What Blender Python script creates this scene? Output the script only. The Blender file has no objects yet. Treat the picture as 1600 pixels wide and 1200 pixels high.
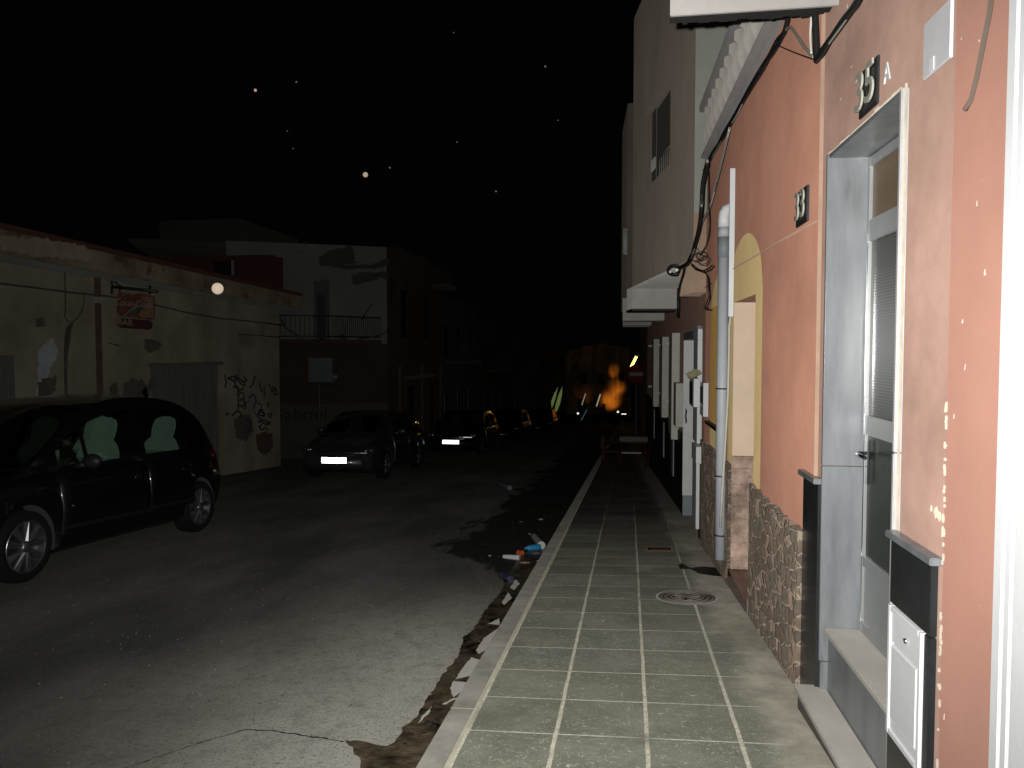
import bpy, bmesh, math, random
from mathutils import Vector, Matrix
random.seed(7)
R = math.radians
sc = bpy.context.scene
COL = sc.collection
# ------------------------------------------------------------------ camera geometry
F_PX, H_EYE = 1200.0, 1.465
YAW, PITCH = R(8.67), math.atan(52/1200)
CF = Vector((-math.sin(YAW)*math.cos(PITCH), math.cos(YAW)*math.cos(PITCH), -math.sin(PITCH)))
CR = Vector((math.cos(YAW), math.sin(YAW), 0))
CU = CR.cross(CF)
EYE = Vector((0, 0, H_EYE))
SL = 0.0725                    # the street runs downhill
CS = 0.03                      # cross fall of the pavement
def ray(px, py): return CF + CR*((px-800)/F_PX) - CU*((py-600)/F_PX)
def at_plane(px, py, p0, n):
    d = ray(px, py); return EYE + d*((Vector(p0)-EYE).dot(n)/d.dot(n))
def at_Y(px, py, Y): return at_plane(px, py, (0, Y, 0), Vector((0, 1, 0)))
def at_X(px, py, X): return at_plane(px, py, (X, 0, 0), Vector((1, 0, 0)))
def pave_z(x, y): return -SL*y + CS*x
def road_z(x, y): return -SL*y - 0.135
def at_pave(px, py, lift=0): return at_plane(px, py, (0, 0, lift), Vector((-CS, SL, 1)))
def at_road(px, py, lift=0): return at_plane(px, py, (0, 0, -0.135+lift), Vector((0, SL, 1)))
A = R(1.42)                    # the facades on the right turn a little from the kerb
def W(u, v, z): return Vector((1+u*math.cos(A)-v*math.sin(A), u*math.sin(A)+v*math.cos(A), z))
def at_wall(px, py, u=0):
    n = Vector((math.cos(A), math.sin(A), 0)); return at_plane(px, py, W(u, 0, 0), n)
def wv(px, py, u=0):
    p = at_wall(px, py, u); return (-(p.x-1)*math.sin(A)+p.y*math.cos(A), p.z)
def ident(x, y, z): return Vector((x, y, z))
def framed(origin, ang):
    c, s = math.cos(ang), math.sin(ang); o = Vector(origin)
    return lambda a, b, z: o + Vector((a*c-b*s, a*s+b*c, z))

# ------------------------------------------------------------------ materials
MATS = {}
def mat(name, col, rough=0.8, var=0.18, scale=2.5, bump=0.25, bscale=60, metal=0.0, tint=None, stretch=None,
        spots=None, coat=0.0, bdist=0.004, emit=None, estr=1.0, spec=0.3, alpha=None):
    if name in MATS: return MATS[name]
    m = bpy.data.materials.new(name); m.use_nodes = True; MATS[name] = m
    nt = m.node_tree; N = nt.nodes; L = nt.links
    b = N['Principled BSDF']
    b.inputs['Roughness'].default_value = rough; b.inputs['Metallic'].default_value = metal
    b.inputs['Specular IOR Level'].default_value = spec
    b.inputs['Diffuse Roughness'].default_value = 1.0 if rough >= .7 else 0.0
    b.inputs['Coat Weight'].default_value = coat; b.inputs['Coat Roughness'].default_value = 0.05
    tc = N.new('ShaderNodeTexCoord'); mp = N.new('ShaderNodeMapping')
    L.new(tc.outputs['Object'], mp.inputs[0])
    if stretch: mp.inputs['Scale'].default_value = stretch
    n1 = N.new('ShaderNodeTexNoise'); n1.inputs['Scale'].default_value = scale; n1.inputs['Detail'].default_value = 7
    n1.inputs['Roughness'].default_value = 0.65
    L.new(mp.outputs[0], n1.inputs[0])
    rp = N.new('ShaderNodeValToRGB'); L.new(n1.outputs[0], rp.inputs[0])
    t = tint or col
    lo = [max(0, c*(1-var)) for c in col]; hi = [min(1, c*(1+var)) for c in t]
    rp.color_ramp.elements[0].position = 0.3; rp.color_ramp.elements[0].color = (*lo, 1)
    rp.color_ramp.elements[1].position = 0.7; rp.color_ramp.elements[1].color = (*hi, 1)
    out = rp.outputs[0]
    if spots:
        scol, sscale, thr, wid = spots
        n2 = N.new('ShaderNodeTexNoise'); n2.inputs['Scale'].default_value = sscale; n2.inputs['Detail'].default_value = 9
        n2.inputs['Roughness'].default_value = 0.7
        L.new(mp.outputs[0], n2.inputs[0])
        mr = N.new('ShaderNodeMapRange'); mr.inputs[1].default_value = thr; mr.inputs[2].default_value = thr+wid
        L.new(n2.outputs[0], mr.inputs[0])
        mx = N.new('ShaderNodeMix'); mx.data_type = 'RGBA'
        L.new(mr.outputs[0], mx.inputs['Factor']); L.new(out, mx.inputs['A']); mx.inputs['B'].default_value = (*scol, 1)
        out = mx.outputs['Result']
    L.new(out, b.inputs['Base Color'])
    if bump:
        n3 = N.new('ShaderNodeTexNoise'); n3.inputs['Scale'].default_value = bscale; n3.inputs['Detail'].default_value = 6
        n3.inputs['Roughness'].default_value = 0.6
        L.new(tc.outputs['Object'], n3.inputs[0])
        bp = N.new('ShaderNodeBump'); bp.inputs['Strength'].default_value = bump; bp.inputs['Distance'].default_value = bdist
        L.new(n3.outputs[0], bp.inputs['Height']); L.new(bp.outputs[0], b.inputs['Normal'])
    if emit:
        b.inputs['Emission Color'].default_value = (*emit, 1); b.inputs['Emission Strength'].default_value = estr
    return m

def glass(name, tint, alpha=0.75, rough=0.03):
    m = bpy.data.materials.new(name); m.use_nodes = True; nt = m.node_tree; N = nt.nodes; L = nt.links
    N.remove(N['Principled BSDF'])
    o = N['Material Output']
    tr = N.new('ShaderNodeBsdfTransparent'); tr.inputs[0].default_value = (*tint, 1)
    gl = N.new('ShaderNodeBsdfGlossy'); gl.inputs['Roughness'].default_value = rough
    fr = N.new('ShaderNodeLayerWeight'); fr.inputs[0].default_value = .12
    mx = N.new('ShaderNodeMixShader'); L.new(fr.outputs['Facing'], mx.inputs[0]); L.new(tr.outputs[0], mx.inputs[1]); L.new(gl.outputs[0], mx.inputs[2])
    L.new(mx.outputs[0], o.inputs[0]); return m

PEACH = mat('painted plaster peach', (0.315, 0.152, 0.104), 0.85, 0.15, 1.1, 0.6, 22, tint=(0.337, 0.166, 0.115), bdist=0.009)
PINK = mat('painted plaster salmon', (0.235, 0.121, 0.0914), 0.7, 0.06, 3.0, 0.5, 60, spots=((0.51, 0.487, 0.451), 19, 0.70, 0.02), spec=0.5)
BEIGE = mat('weathered plaster rose beige', (0.209, 0.129, 0.101), 0.8, 0.2, 1.8, 0.7, 20, tint=(0.236, 0.15, 0.119), spots=((0.464, 0.381, 0.35), 11, 0.71, 0.04))
PLASTER_EDGE = mat('old filler', (0.396, 0.352, 0.286), 0.8, 0.15, 12, 0.6, 40)
MARBLE = mat('grey veined marble', (0.145, 0.156, 0.164), 0.3, 0.14, 3.4, 0.04, 20, tint=(0.21, 0.222, 0.232), stretch=(2.2, 2.2, 0.35), spots=((0.115, 0.128, 0.138), 4, 0.60, 0.12), spec=0.7)
MARBLE_W = mat('pale marble edge', (0.396, 0.385, 0.385), 0.4, 0.12, 9, 0.1, 30, spec=0.5)
SLATE = mat('black marble', (0.021, 0.0228, 0.0246), 0.28, 0.25, 6, 0.05, 30, spots=((0.096, 0.102, 0.108), 30, 0.68, 0.08), spec=0.5)
STEPM = mat('worn doorstep marble', (0.516, 0.486, 0.434), 0.6, 0.1, 5, 0.15, 50, spots=((0.309, 0.289, 0.259), 7, 0.66, 0.1))
ALU = mat('brushed aluminium', (0.389, 0.4, 0.4), 0.38, 0.06, 6, 0.08, 120, metal=0.55)
WHITE = mat('white enamel', (0.714, 0.723, 0.738), 0.45, 0.05, 5, 0.12, 50, spots=((0.67, 0.67, 0.677), 14, 0.73, 0.05))
PVC = mat('grey pvc', (0.506, 0.536, 0.567), 0.45, 0.08, 5, 0.05, 50, spots=((0.334, 0.334, 0.314), 6, 0.6, 0.15))
PVC_W = mat('white pvc', (0.78, 0.80, 0.82), 0.45, 0.06, 5, 0.05, 50)
PVC_D = mat('glued pipe joint', (0.25, 0.28, 0.30), 0.5, 0.1, 9, 0.1, 50)
OLIVE = mat('olive yellow paint', (0.486, 0.359, 0.17), 0.85, 0.1, 4, 0.3, 80)
YELLOW = mat('ochre yellow paint', (0.385, 0.231, 0.063), 0.8, 0.08, 4, 0.3, 80)
CREAM = mat('cream painted reveal', (0.781, 0.637, 0.493), 0.8, 0.05, 4, 0.25, 80)
BROWNW = mat('brown painted wall', (0.16, 0.092, 0.068), 0.9, 0.15, 3, 0.35, 70)
GREYR = mat('grey render', (0.252, 0.21, 0.176), 0.92, 0.14, 1.6, 0.5, 50, stretch=(1, 1, 0.4), bdist=0.006)
GREENR = mat('pale green grey render', (0.457, 0.476, 0.421), 0.9, 0.1, 1.8, 0.4, 50, spots=((0.308, 0.308, 0.28), 2.4, 0.58, 0.15))
CONC = mat('white painted concrete', (0.675, 0.661, 0.621), 0.85, 0.12, 4, 0.4, 60, spots=((0.405, 0.392, 0.365), 5, 0.62, 0.1))
BALU = mat('cast stone baluster', (0.462, 0.434, 0.392), 0.85, 0.1, 6, 0.3, 80, spots=((0.252, 0.224, 0.196), 8, 0.62, 0.1))
DARKUNDER = mat('near black underside', (0.012, 0.011, 0.010), 0.95, 0.2, 8, 0.3, 60)
IRON = mat('black iron', (0.02, 0.02, 0.022), 0.5, 0.2, 10, 0.2, 80, spec=0.5)
CBLACK = mat('black cable sheath', (0.018, 0.018, 0.018), 0.45, 0.1, 20, 0, spec=0.5)
CGREY = mat('grey cable sheath', (0.33, 0.32, 0.28), 0.6, 0.1, 20, 0)
CWHITE = mat('white cable sheath', (0.66, 0.63, 0.56), 0.6, 0.1, 20, 0)
GREENS = mat('dark green slats', (0.0216, 0.09, 0.072), 0.5, 0.1, 8, 0.1, 50)
REDM = mat('dark red polished marble', (0.12, 0.045, 0.03), 0.2, 0.25, 8, 0.03, 30, spots=((0.2, 0.1, 0.08), 15, 0.62, 0.1), spec=0.5)
TILEBR = mat('dark brown wall tile', (0.021, 0.0161, 0.014), 0.55, 0.3, 7, 0.2, 40)
ROOFT = mat('olive roof tiles', (0.33, 0.31, 0.17), 0.8, 0.15, 8, 0.3, 60)
DARK = mat('dark opening', (0.008, 0.008, 0.009), 0.6, 0.1, 5, 0)
LEFTW = mat('cracked ochre plaster', (0.159, 0.135, 0.0969), 0.95, 0.2, 0.9, 0.7, 30, tint=(0.194, 0.182, 0.135), spots=((0.124, 0.0969, 0.0698), 1.5, 0.60, 0.10), bdist=0.01)
LEFTC = mat('stained cornice plaster', (0.126, 0.093, 0.0632), 0.95, 0.25, 1.3, 0.6, 30, tint=(0.172, 0.142, 0.0967), spots=((0.0744, 0.0446, 0.0335), 2.2, 0.55, 0.1), bdist=0.01)
REDCLAY = mat('red clay coping', (0.065, 0.0275, 0.02), 0.9, 0.2, 3, 0.4, 40)
PATCHD = mat('bare dark mortar', (0.0714, 0.0612, 0.051), 0.95, 0.3, 6, 0.6, 30)
PATCHW = mat('blue white torn paper', (0.27, 0.292, 0.313), 0.85, 0.15, 6, 0.3, 60)
GREYDOOR = mat('weathered grey planks', (0.0875, 0.09, 0.0825), 0.85, 0.28, 3, 0.4, 30, stretch=(6, 6, 0.35))
LWHITE = mat('old whitewashed wall', (0.2, 0.204, 0.189), 0.95, 0.12, 0.9, 0.4, 30, spots=((0.0945, 0.0787, 0.0525), 0.8, 0.61, 0.06))
LRED = mat('dark red brick paint', (0.0659, 0.0263, 0.0222), 0.95, 0.15, 1.5, 0.4, 30)
LTERRA = mat('terracotta painted wall', (0.0654, 0.043, 0.0329), 0.95, 0.15, 1.5, 0.4, 30)
LGREY = mat('grey cement wall', (0.0828, 0.0794, 0.0655), 0.95, 0.15, 1.2, 0.4, 30, spots=((0.069, 0.0483, 0.0345), 1.3, 0.58, 0.1))
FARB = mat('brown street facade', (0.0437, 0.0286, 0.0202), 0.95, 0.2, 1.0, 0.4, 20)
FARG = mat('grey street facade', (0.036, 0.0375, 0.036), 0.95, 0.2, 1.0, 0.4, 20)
DOORBL = mat('dull blue grey door', (0.078, 0.081, 0.093), 0.7, 0.1, 3, 0.2, 30)
SIGNBACK = mat('bare sign metal', (0.12, 0.13, 0.14), 0.6, 0.08, 3, 0.1, 30, metal=0.2)
NAVY = mat('navy car paint', (0.00383, 0.00433, 0.00583), 0.25, 0.05, 5, 0, coat=0.7, spec=0.4)
GRAPH = mat('graphite car paint', (0.03, 0.03, 0.032), 0.3, 0.05, 5, 0, coat=0.6, spec=0.5)
BLACKP = mat('black car paint', (0.006, 0.006, 0.007), 0.25, 0.05, 5, 0, coat=0.6, spec=0.4)
RUBBER = mat('tyre rubber', (0.0036, 0.0036, 0.0036), 0.85, 0.1, 10, 0.2, 60)
CHROME = mat('bright wheel alloy', (0.525, 0.525, 0.55), 0.27, 0.05, 10, 0, metal=0.95)
CHROME2 = mat('chrome trim', (0.75, 0.76, 0.8), 0.18, 0.03, 10, 0, metal=1.0)
LINER = mat('dusty arch liner', (0.0385, 0.0367, 0.035), 0.95, 0.15, 8, 0.3, 60)
PLASTD = mat('black plastic', (0.012, 0.012, 0.013), 0.5, 0.1, 8, 0.1, 80)
SEAT = mat('pale seat cover', (0.217, 0.241, 0.223), 0.9, 0.08, 6, 0.3, 60)
CGLASS = glass('tinted car glass', (0.60, 0.76, 0.66))
WGLASS = glass('dark windscreen glass', (0.22, 0.28, 0.25))
LENS = glass('clear lamp lens', (0.9, 0.9, 0.92))
REDL = mat('red tail lamp', (0.044, 0.002, 0.002), 0.2, 0.05, 5, 0, coat=0.5)
AMBER = mat('pale indicator lens', (0.165, 0.126, 0.075), 0.3, 0.05, 5, 0, coat=0.5)
REDPL = mat('red plastic', (0.06, 0.007, 0.006), 0.6, 0.1, 5, 0.05, 30)
PAPER = mat('pale table top', (0.2, 0.185, 0.14), 0.7, 0.1, 5, 0.1, 30)
SIGNRED = mat('red sign face', (0.14, 0.01, 0.008), 0.6, 0.08, 5, 0.05, 30)
SIGNWHT = mat('white sign face', (0.189, 0.189, 0.18), 0.6, 0.08, 5, 0.05, 30)
GALV = mat('galvanised post', (0.085, 0.09, 0.085), 0.6, 0.1, 8, 0.1, 30, metal=0.3)
SODA_R = mat('faded red sign paint', (0.101, 0.0306, 0.023), 0.6, 0.3, 9, 0.1, 40, tint=(0.136, 0.0526, 0.0349))
SODA_Y = mat('faded amber sign paint', (0.158, 0.0798, 0.0393), 0.6, 0.2, 14, 0.1, 40, tint=(0.199, 0.112, 0.0636))
SODA_W = mat('faded cream lettering', (0.22, 0.188, 0.144), 0.6, 0.1, 9, 0.1, 40)
BOTG = mat('dark bottle green paint', (0.03, 0.04, 0.03), 0.5, 0.3, 9, 0.1, 40, tint=(0.07, 0.08, 0.06))
MAROON = mat('maroon sign paint', (0.05, 0.015, 0.015), 0.6, 0.1, 9, 0.1, 40)
SPRAY = mat('black spray paint', (0.030, 0.032, 0.035), 0.9, 0.1, 9, 0, )
SPRAYB = mat('violet spray paint', (0.13, 0.12, 0.17), 0.9, 0.2, 9, 0)
PLQ = mat('frosted plaque', (0.69, 0.69, 0.711), 0.3, 0.05, 6, 0.1, 50, spec=0.6)
DIGIT = mat('cream glazed ceramic', (0.432, 0.42, 0.36), 0.25, 0.06, 20, 0, spec=0.6)
CASTI = mat('cast iron cover', (0.23, 0.21, 0.17), 0.6, 0.25, 14, 0.4, 50)
CASTD = mat('dirt in cover grooves', (0.035, 0.03, 0.025), 0.9, 0.2, 14, 0.2, 50)
RIMC = mat('light cement ring', (0.21, 0.2, 0.175), 0.9, 0.15, 14, 0.4, 50)
MUD = mat('wet gutter mud', (0.027, 0.0216, 0.0153), 0.35, 0.5, 7, 0.8, 26, tint=(0.099, 0.0765, 0.0495), spots=((0.0108, 0.009, 0.0072), 5, 0.52, 0.08), bdist=0.012)
MUDW = mat('wet black stain', (0.013, 0.012, 0.010), 0.5, 0.3, 5, 0.4, 30, spec=0.3)
DRYC = mat('dried pale silt', (0.216, 0.21, 0.186), 0.8, 0.1, 9, 0.1, 60)
LIT_W = mat('white litter plastic', (0.465, 0.48, 0.48), 0.4, 0.08, 20, 0.1, 40)
LIT_B = mat('blue litter plastic', (0.03, 0.22, 0.42), 0.35, 0.15, 20, 0.1, 40)
LIT_O = mat('orange litter foil', (0.39, 0.084, 0.024), 0.4, 0.15, 20, 0.3, 40)
LIT_D = mat('crumpled drink can', (0.10, 0.10, 0.17), 0.3, 0.4, 22, 0.3, 40, metal=0.6)
LIT_Y = mat('yellowed paper scrap', (0.3, 0.252, 0.15), 0.8, 0.1, 20, 0.2, 40)
BOTC = mat('cloudy bottle plastic', (0.162, 0.186, 0.198), 0.35, 0.2, 20, 0.1, 40)
MOTE = mat('pale warm dust orb', (0.0115, 0.0076, 0.00417), 0.9, 0.05, 60, 0)
MOTED = mat('thin dust fluff', (0.0518, 0.0432, 0.0403), 0.9, 0.05, 60, 0)

def reeded(name, col, rough, sc_=95, metal=0.0):
    m = mat(name, col, rough, 0.12, 4, 0, metal=metal, spec=0.12)
    nt = m.node_tree; N = nt.nodes; L = nt.links; b = N['Principled BSDF']
    tc = N.new('ShaderNodeTexCoord'); wv_ = N.new('ShaderNodeTexWave'); wv_.bands_direction = 'Z'
    wv_.inputs['Scale'].default_value = sc_/6.283; wv_.inputs['Distortion'].default_value = 0.15
    L.new(tc.outputs['Object'], wv_.inputs[0])
    bp = N.new('ShaderNodeBump'); bp.inputs['Strength'].default_value = 0.12; bp.inputs['Distance'].default_value = 0.0015
    L.new(wv_.outputs['Fac'], bp.inputs['Height']); L.new(bp.outputs[0], b.inputs['Normal'])
    return m
REED = reeded('reeded grey glass', (0.030, 0.034, 0.030), 0.28, 150)
REEDY = reeded('reeded amber glass', (0.14, 0.085, 0.035), 0.3, 150)
SMOKE = mat('smoked door glass', (0.022, 0.026, 0.02), 0.3, 0.25, 3, 0.08, 160, spec=0.1)

def stone_mat():
    m = bpy.data.materials.new('crazy stone cladding'); m.use_nodes = True; nt = m.node_tree; N = nt.nodes; L = nt.links; b = N['Principled BSDF']; b.inputs['Diffuse Roughness'].default_value = 1
    tc = N.new('ShaderNodeTexCoord'); mp = N.new('ShaderNodeMapping'); L.new(tc.outputs['Object'], mp.inputs[0])
    mp.inputs['Scale'].default_value = (1, 1.0, 1.25)
    ns = N.new('ShaderNodeTexNoise'); ns.inputs['Scale'].default_value = 5; L.new(mp.outputs[0], ns.inputs[0])
    ad = N.new('ShaderNodeMix'); ad.data_type = 'RGBA'; ad.inputs['Factor'].default_value = 0.09
    L.new(mp.outputs[0], ad.inputs['A']); L.new(ns.outputs['Color'], ad.inputs['B'])
    v1 = N.new('ShaderNodeTexVoronoi'); v1.feature = 'DISTANCE_TO_EDGE'; v1.inputs['Scale'].default_value = 10
    v2 = N.new('ShaderNodeTexVoronoi'); v2.inputs['Scale'].default_value = 10
    L.new(ad.outputs['Result'], v1.inputs[0]); L.new(ad.outputs['Result'], v2.inputs[0])
    sp = N.new('ShaderNodeSeparateColor'); L.new(v2.outputs['Color'], sp.inputs[0])
    rp = N.new('ShaderNodeValToRGB'); cr = rp.color_ramp
    cr.elements[0].color = (0.10, 0.072, 0.053, 1); cr.elements[1].color = (0.235, 0.175, 0.13, 1)
    for p, c in ((0.35, (0.12, 0.105, 0.083, 1)), (0.65, (0.13, 0.09, 0.07, 1))):
        e = cr.elements.new(p); e.color = c
    L.new(sp.outputs[0], rp.inputs[0])
    n4 = N.new('ShaderNodeTexNoise'); n4.inputs['Scale'].default_value = 22; n4.inputs['Detail'].default_value = 8; L.new(tc.outputs['Object'], n4.inputs[0])
    mm = N.new('ShaderNodeMix'); mm.data_type = 'RGBA'; mm.blend_type = 'MULTIPLY'; mm.inputs['Factor'].default_value = 0.7
    r2 = N.new('ShaderNodeValToRGB'); r2.color_ramp.elements[0].position = .3; r2.color_ramp.elements[0].color = (.55, .55, .55, 1); r2.color_ramp.elements[1].position = .7; r2.color_ramp.elements[1].color = (1.3, 1.25, 1.2, 1)
    L.new(n4.outputs[0], r2.inputs[0]); L.new(rp.outputs[0], mm.inputs['A']); L.new(r2.outputs[0], mm.inputs['B'])
    mr = N.new('ShaderNodeMapRange'); mr.inputs[1].default_value = 0.02; mr.inputs[2].default_value = 0.045; L.new(v1.outputs['Distance'], mr.inputs[0])
    mx = N.new('ShaderNodeMix'); mx.data_type = 'RGBA'; L.new(mr.outputs[0], mx.inputs['Factor'])
    mx.inputs['A'].default_value = (0.30, 0.255, 0.19, 1); L.new(mm.outputs['Result'], mx.inputs['B'])
    L.new(mx.outputs['Result'], b.inputs['Base Color']); b.inputs['Roughness'].default_value = 0.7
    mr2 = N.new('ShaderNodeMapRange'); mr2.inputs[1].default_value = 0.0; mr2.inputs[2].default_value = 0.12; L.new(v1.outputs['Distance'], mr2.inputs[0])
    am = N.new('ShaderNodeMath'); am.operation = 'MULTIPLY_ADD'; am.inputs[1].default_value = 0.35; L.new(n4.outputs[0], am.inputs[0]); L.new(mr2.outputs[0], am.inputs[2])
    bp = N.new('ShaderNodeBump'); bp.inputs['Distance'].default_value = 0.010; bp.inputs['Strength'].default_value = 0.7
    L.new(am.outputs[0], bp.inputs['Height']); L.new(bp.outputs[0], b.inputs['Normal'])
    return m
STONE = stone_mat()
STONEP = mat('pinkish split stone', (0.375, 0.263, 0.206), 0.7, 0.5, 7, 0.9, 12, tint=(0.525, 0.388, 0.312), spots=((0.188, 0.112, 0.075), 9, 0.6, 0.05), bdist=0.02)

def mathn(nt, op, a, b=None, c=None):
    n = nt.nodes.new('ShaderNodeMath'); n.operation = op
    for i, v in enumerate((a, b, c)):
        if v is None: continue
        if isinstance(v, (int, float)): n.inputs[i].default_value = v
        else: nt.links.new(v, n.inputs[i])
    return n.outputs[0]
def ramp(nt, val, a, b, smooth=True):
    n = nt.nodes.new('ShaderNodeMapRange'); n.interpolation_type = 'SMOOTHSTEP' if smooth else 'LINEAR'
    n.inputs[1].default_value = a; n.inputs[2].default_value = b; nt.links.new(val, n.inputs[0]); return n.outputs[0]
def mixc(nt, f, a, b, mode='MIX'):
    n = nt.nodes.new('ShaderNodeMix'); n.data_type = 'RGBA'; n.blend_type = mode
    for s, v in (('Factor', f), ('A', a), ('B', b)):
        if isinstance(v, tuple): n.inputs[s].default_value = (*v, 1)
        elif isinstance(v, (int, float)): n.inputs[s].default_value = v
        else: nt.links.new(v, n.inputs[s])
    return n.outputs['Result']
def noise(nt, vec, scale, detail=6, rough=.6):
    n = nt.nodes.new('ShaderNodeTexNoise'); n.inputs['Scale'].default_value = scale; n.inputs['Detail'].default_value = detail
    n.inputs['Roughness'].default_value = rough; nt.links.new(vec, n.inputs[0]); return n.outputs[0]

GX0, GY0, TW, TL = 0.088, 3.365, 0.402, 0.412
def pave_mat():
    m = bpy.data.materials.new('embossed green pavement tiles'); m.use_nodes = True; nt = m.node_tree; b = nt.nodes['Principled BSDF']; b.inputs['Diffuse Roughness'].default_value = 1
    tc = nt.nodes.new('ShaderNodeTexCoord'); sx = nt.nodes.new('ShaderNodeSeparateXYZ'); nt.links.new(tc.outputs['Object'], sx.inputs[0])
    V = tc.outputs['Object']; X, Y = sx.outputs[0], sx.outputs[1]
    wob = noise(nt, V, 5, 3); wobf = mathn(nt, 'MULTIPLY_ADD', wob, 0.010, -0.005)
    dx = mathn(nt, 'PINGPONG', mathn(nt, 'ADD', mathn(nt, 'ADD', X, 10*TW-GX0), wobf), TW/2)
    dy = mathn(nt, 'PINGPONG', mathn(nt, 'ADD', mathn(nt, 'ADD', Y, 10*TL-GY0), wobf), TL/2)
    nf = noise(nt, V, 60, 4); edge = mathn(nt, 'MULTIPLY_ADD', nf, 0.006, 0.000)
    gx = ramp(nt, mathn(nt, 'SUBTRACT', dx, edge), 0.0045, 0.009)      # 0 in joint
    gy = ramp(nt, mathn(nt, 'SUBTRACT', dy, edge), 0.0015, 0.0055)
    g = mathn(nt, 'MINIMUM', gx, gy)
    joint = mathn(nt, 'SUBTRACT', 1.0, g)
    # per tile tone
    cx = mathn(nt, 'FLOOR', mathn(nt, 'DIVIDE', mathn(nt, 'SUBTRACT', X, GX0), TW)); cy = mathn(nt, 'FLOOR', mathn(nt, 'DIVIDE', mathn(nt, 'SUBTRACT', Y, GY0), TL))
    cb = nt.nodes.new('ShaderNodeCombineXYZ'); nt.links.new(cx, cb.inputs[0]); nt.links.new(cy, cb.inputs[1])
    wn = nt.nodes.new('ShaderNodeTexWhiteNoise'); nt.links.new(cb.outputs[0], wn.inputs[0])
    # embossed swirl relief
    nv = nt.nodes.new('ShaderNodeTexNoise'); nv.inputs['Scale'].default_value = 19; nv.inputs['Detail'].default_value = 3; nv.inputs['Distortion'].default_value = 2.2
    nt.links.new(V, nv.inputs[0]); swirl = ramp(nt, mathn(nt, 'ABSOLUTE', mathn(nt, 'SUBTRACT', nv.outputs[0], 0.5)), 0.0, 0.04)
    tone = mixc(nt, ramp(nt, noise(nt, V, 2.1, 7, .7), .3, .7), (0.064, 0.070, 0.052), (0.128, 0.132, 0.104))
    tone = mixc(nt, mathn(nt, 'MULTIPLY', mathn(nt, 'SUBTRACT', 1.0, swirl), 0.75), tone, (0.30, 0.305, 0.235))
    tone = mixc(nt, mathn(nt, 'MULTIPLY', ramp(nt, noise(nt, V, 34, 6, .75), .53, .7), 0.45), tone, (0.055, 0.06, 0.042))
    tone = mixc(nt, mathn(nt, 'MULTIPLY', wn.outputs[0], 0.35), tone, (0.125, 0.112, 0.092))
    # reddish tiles farther down the street; flash falloff darkened into their colour
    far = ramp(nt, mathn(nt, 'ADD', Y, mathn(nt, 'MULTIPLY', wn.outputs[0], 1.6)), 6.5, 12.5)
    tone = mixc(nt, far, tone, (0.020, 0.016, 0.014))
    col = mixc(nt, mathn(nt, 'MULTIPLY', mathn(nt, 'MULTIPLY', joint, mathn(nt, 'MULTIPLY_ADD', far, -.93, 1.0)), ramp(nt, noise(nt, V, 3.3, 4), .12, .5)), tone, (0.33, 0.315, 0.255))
    # cement dust along the facades, dirt blotches
    wallx = mathn(nt, 'MULTIPLY_ADD', Y, -0.0248, 1.0)
    dw = mathn(nt, 'SUBTRACT', wallx, X)
    dust = ramp(nt, mathn(nt, 'ADD', dw, mathn(nt, 'MULTIPLY_ADD', noise(nt, V, 2.4, 7, .6), 0.42, -0.21)), 0.40, 0.17)
    dcol = mixc(nt, ramp(nt, noise(nt, V, 6, 8, .7), .3, .7), (0.15, 0.14, 0.11), (0.25, 0.235, 0.19))
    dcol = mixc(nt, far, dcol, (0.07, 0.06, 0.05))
    col = mixc(nt, dust, col, dcol)
    spl = ramp(nt, noise(nt, V, 3.1, 8, .55), .73, .76)
    col = mixc(nt, mathn(nt, 'MULTIPLY', spl, .8), col, (0.42, 0.40, 0.33))
    col = mixc(nt, mathn(nt, 'MULTIPLY', ramp(nt, noise(nt, V, 1.1, 5, .6), .5, .68), .4), col, (0.06, 0.055, 0.042))
    nt.links.new(col, b.inputs['Base Color']); b.inputs['Roughness'].default_value = 0.75
    hgt = mathn(nt, 'MULTIPLY', mathn(nt, 'SUBTRACT', 1.0, dust), mathn(nt, 'ADD', mathn(nt, 'MULTIPLY', g, 0.6), mathn(nt, 'MULTIPLY', swirl, -0.35)))
    hgt = mathn(nt, 'ADD', hgt, mathn(nt, 'MULTIPLY', noise(nt, V, 90, 5, .7), .5))
    bp = nt.nodes.new('ShaderNodeBump'); bp.inputs['Distance'].default_value = 0.006; bp.inputs['Strength'].default_value = 0.9
    nt.links.new(hgt, bp.inputs['Height']); nt.links.new(bp.outputs[0], b.inputs['Normal'])
    return m
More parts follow.
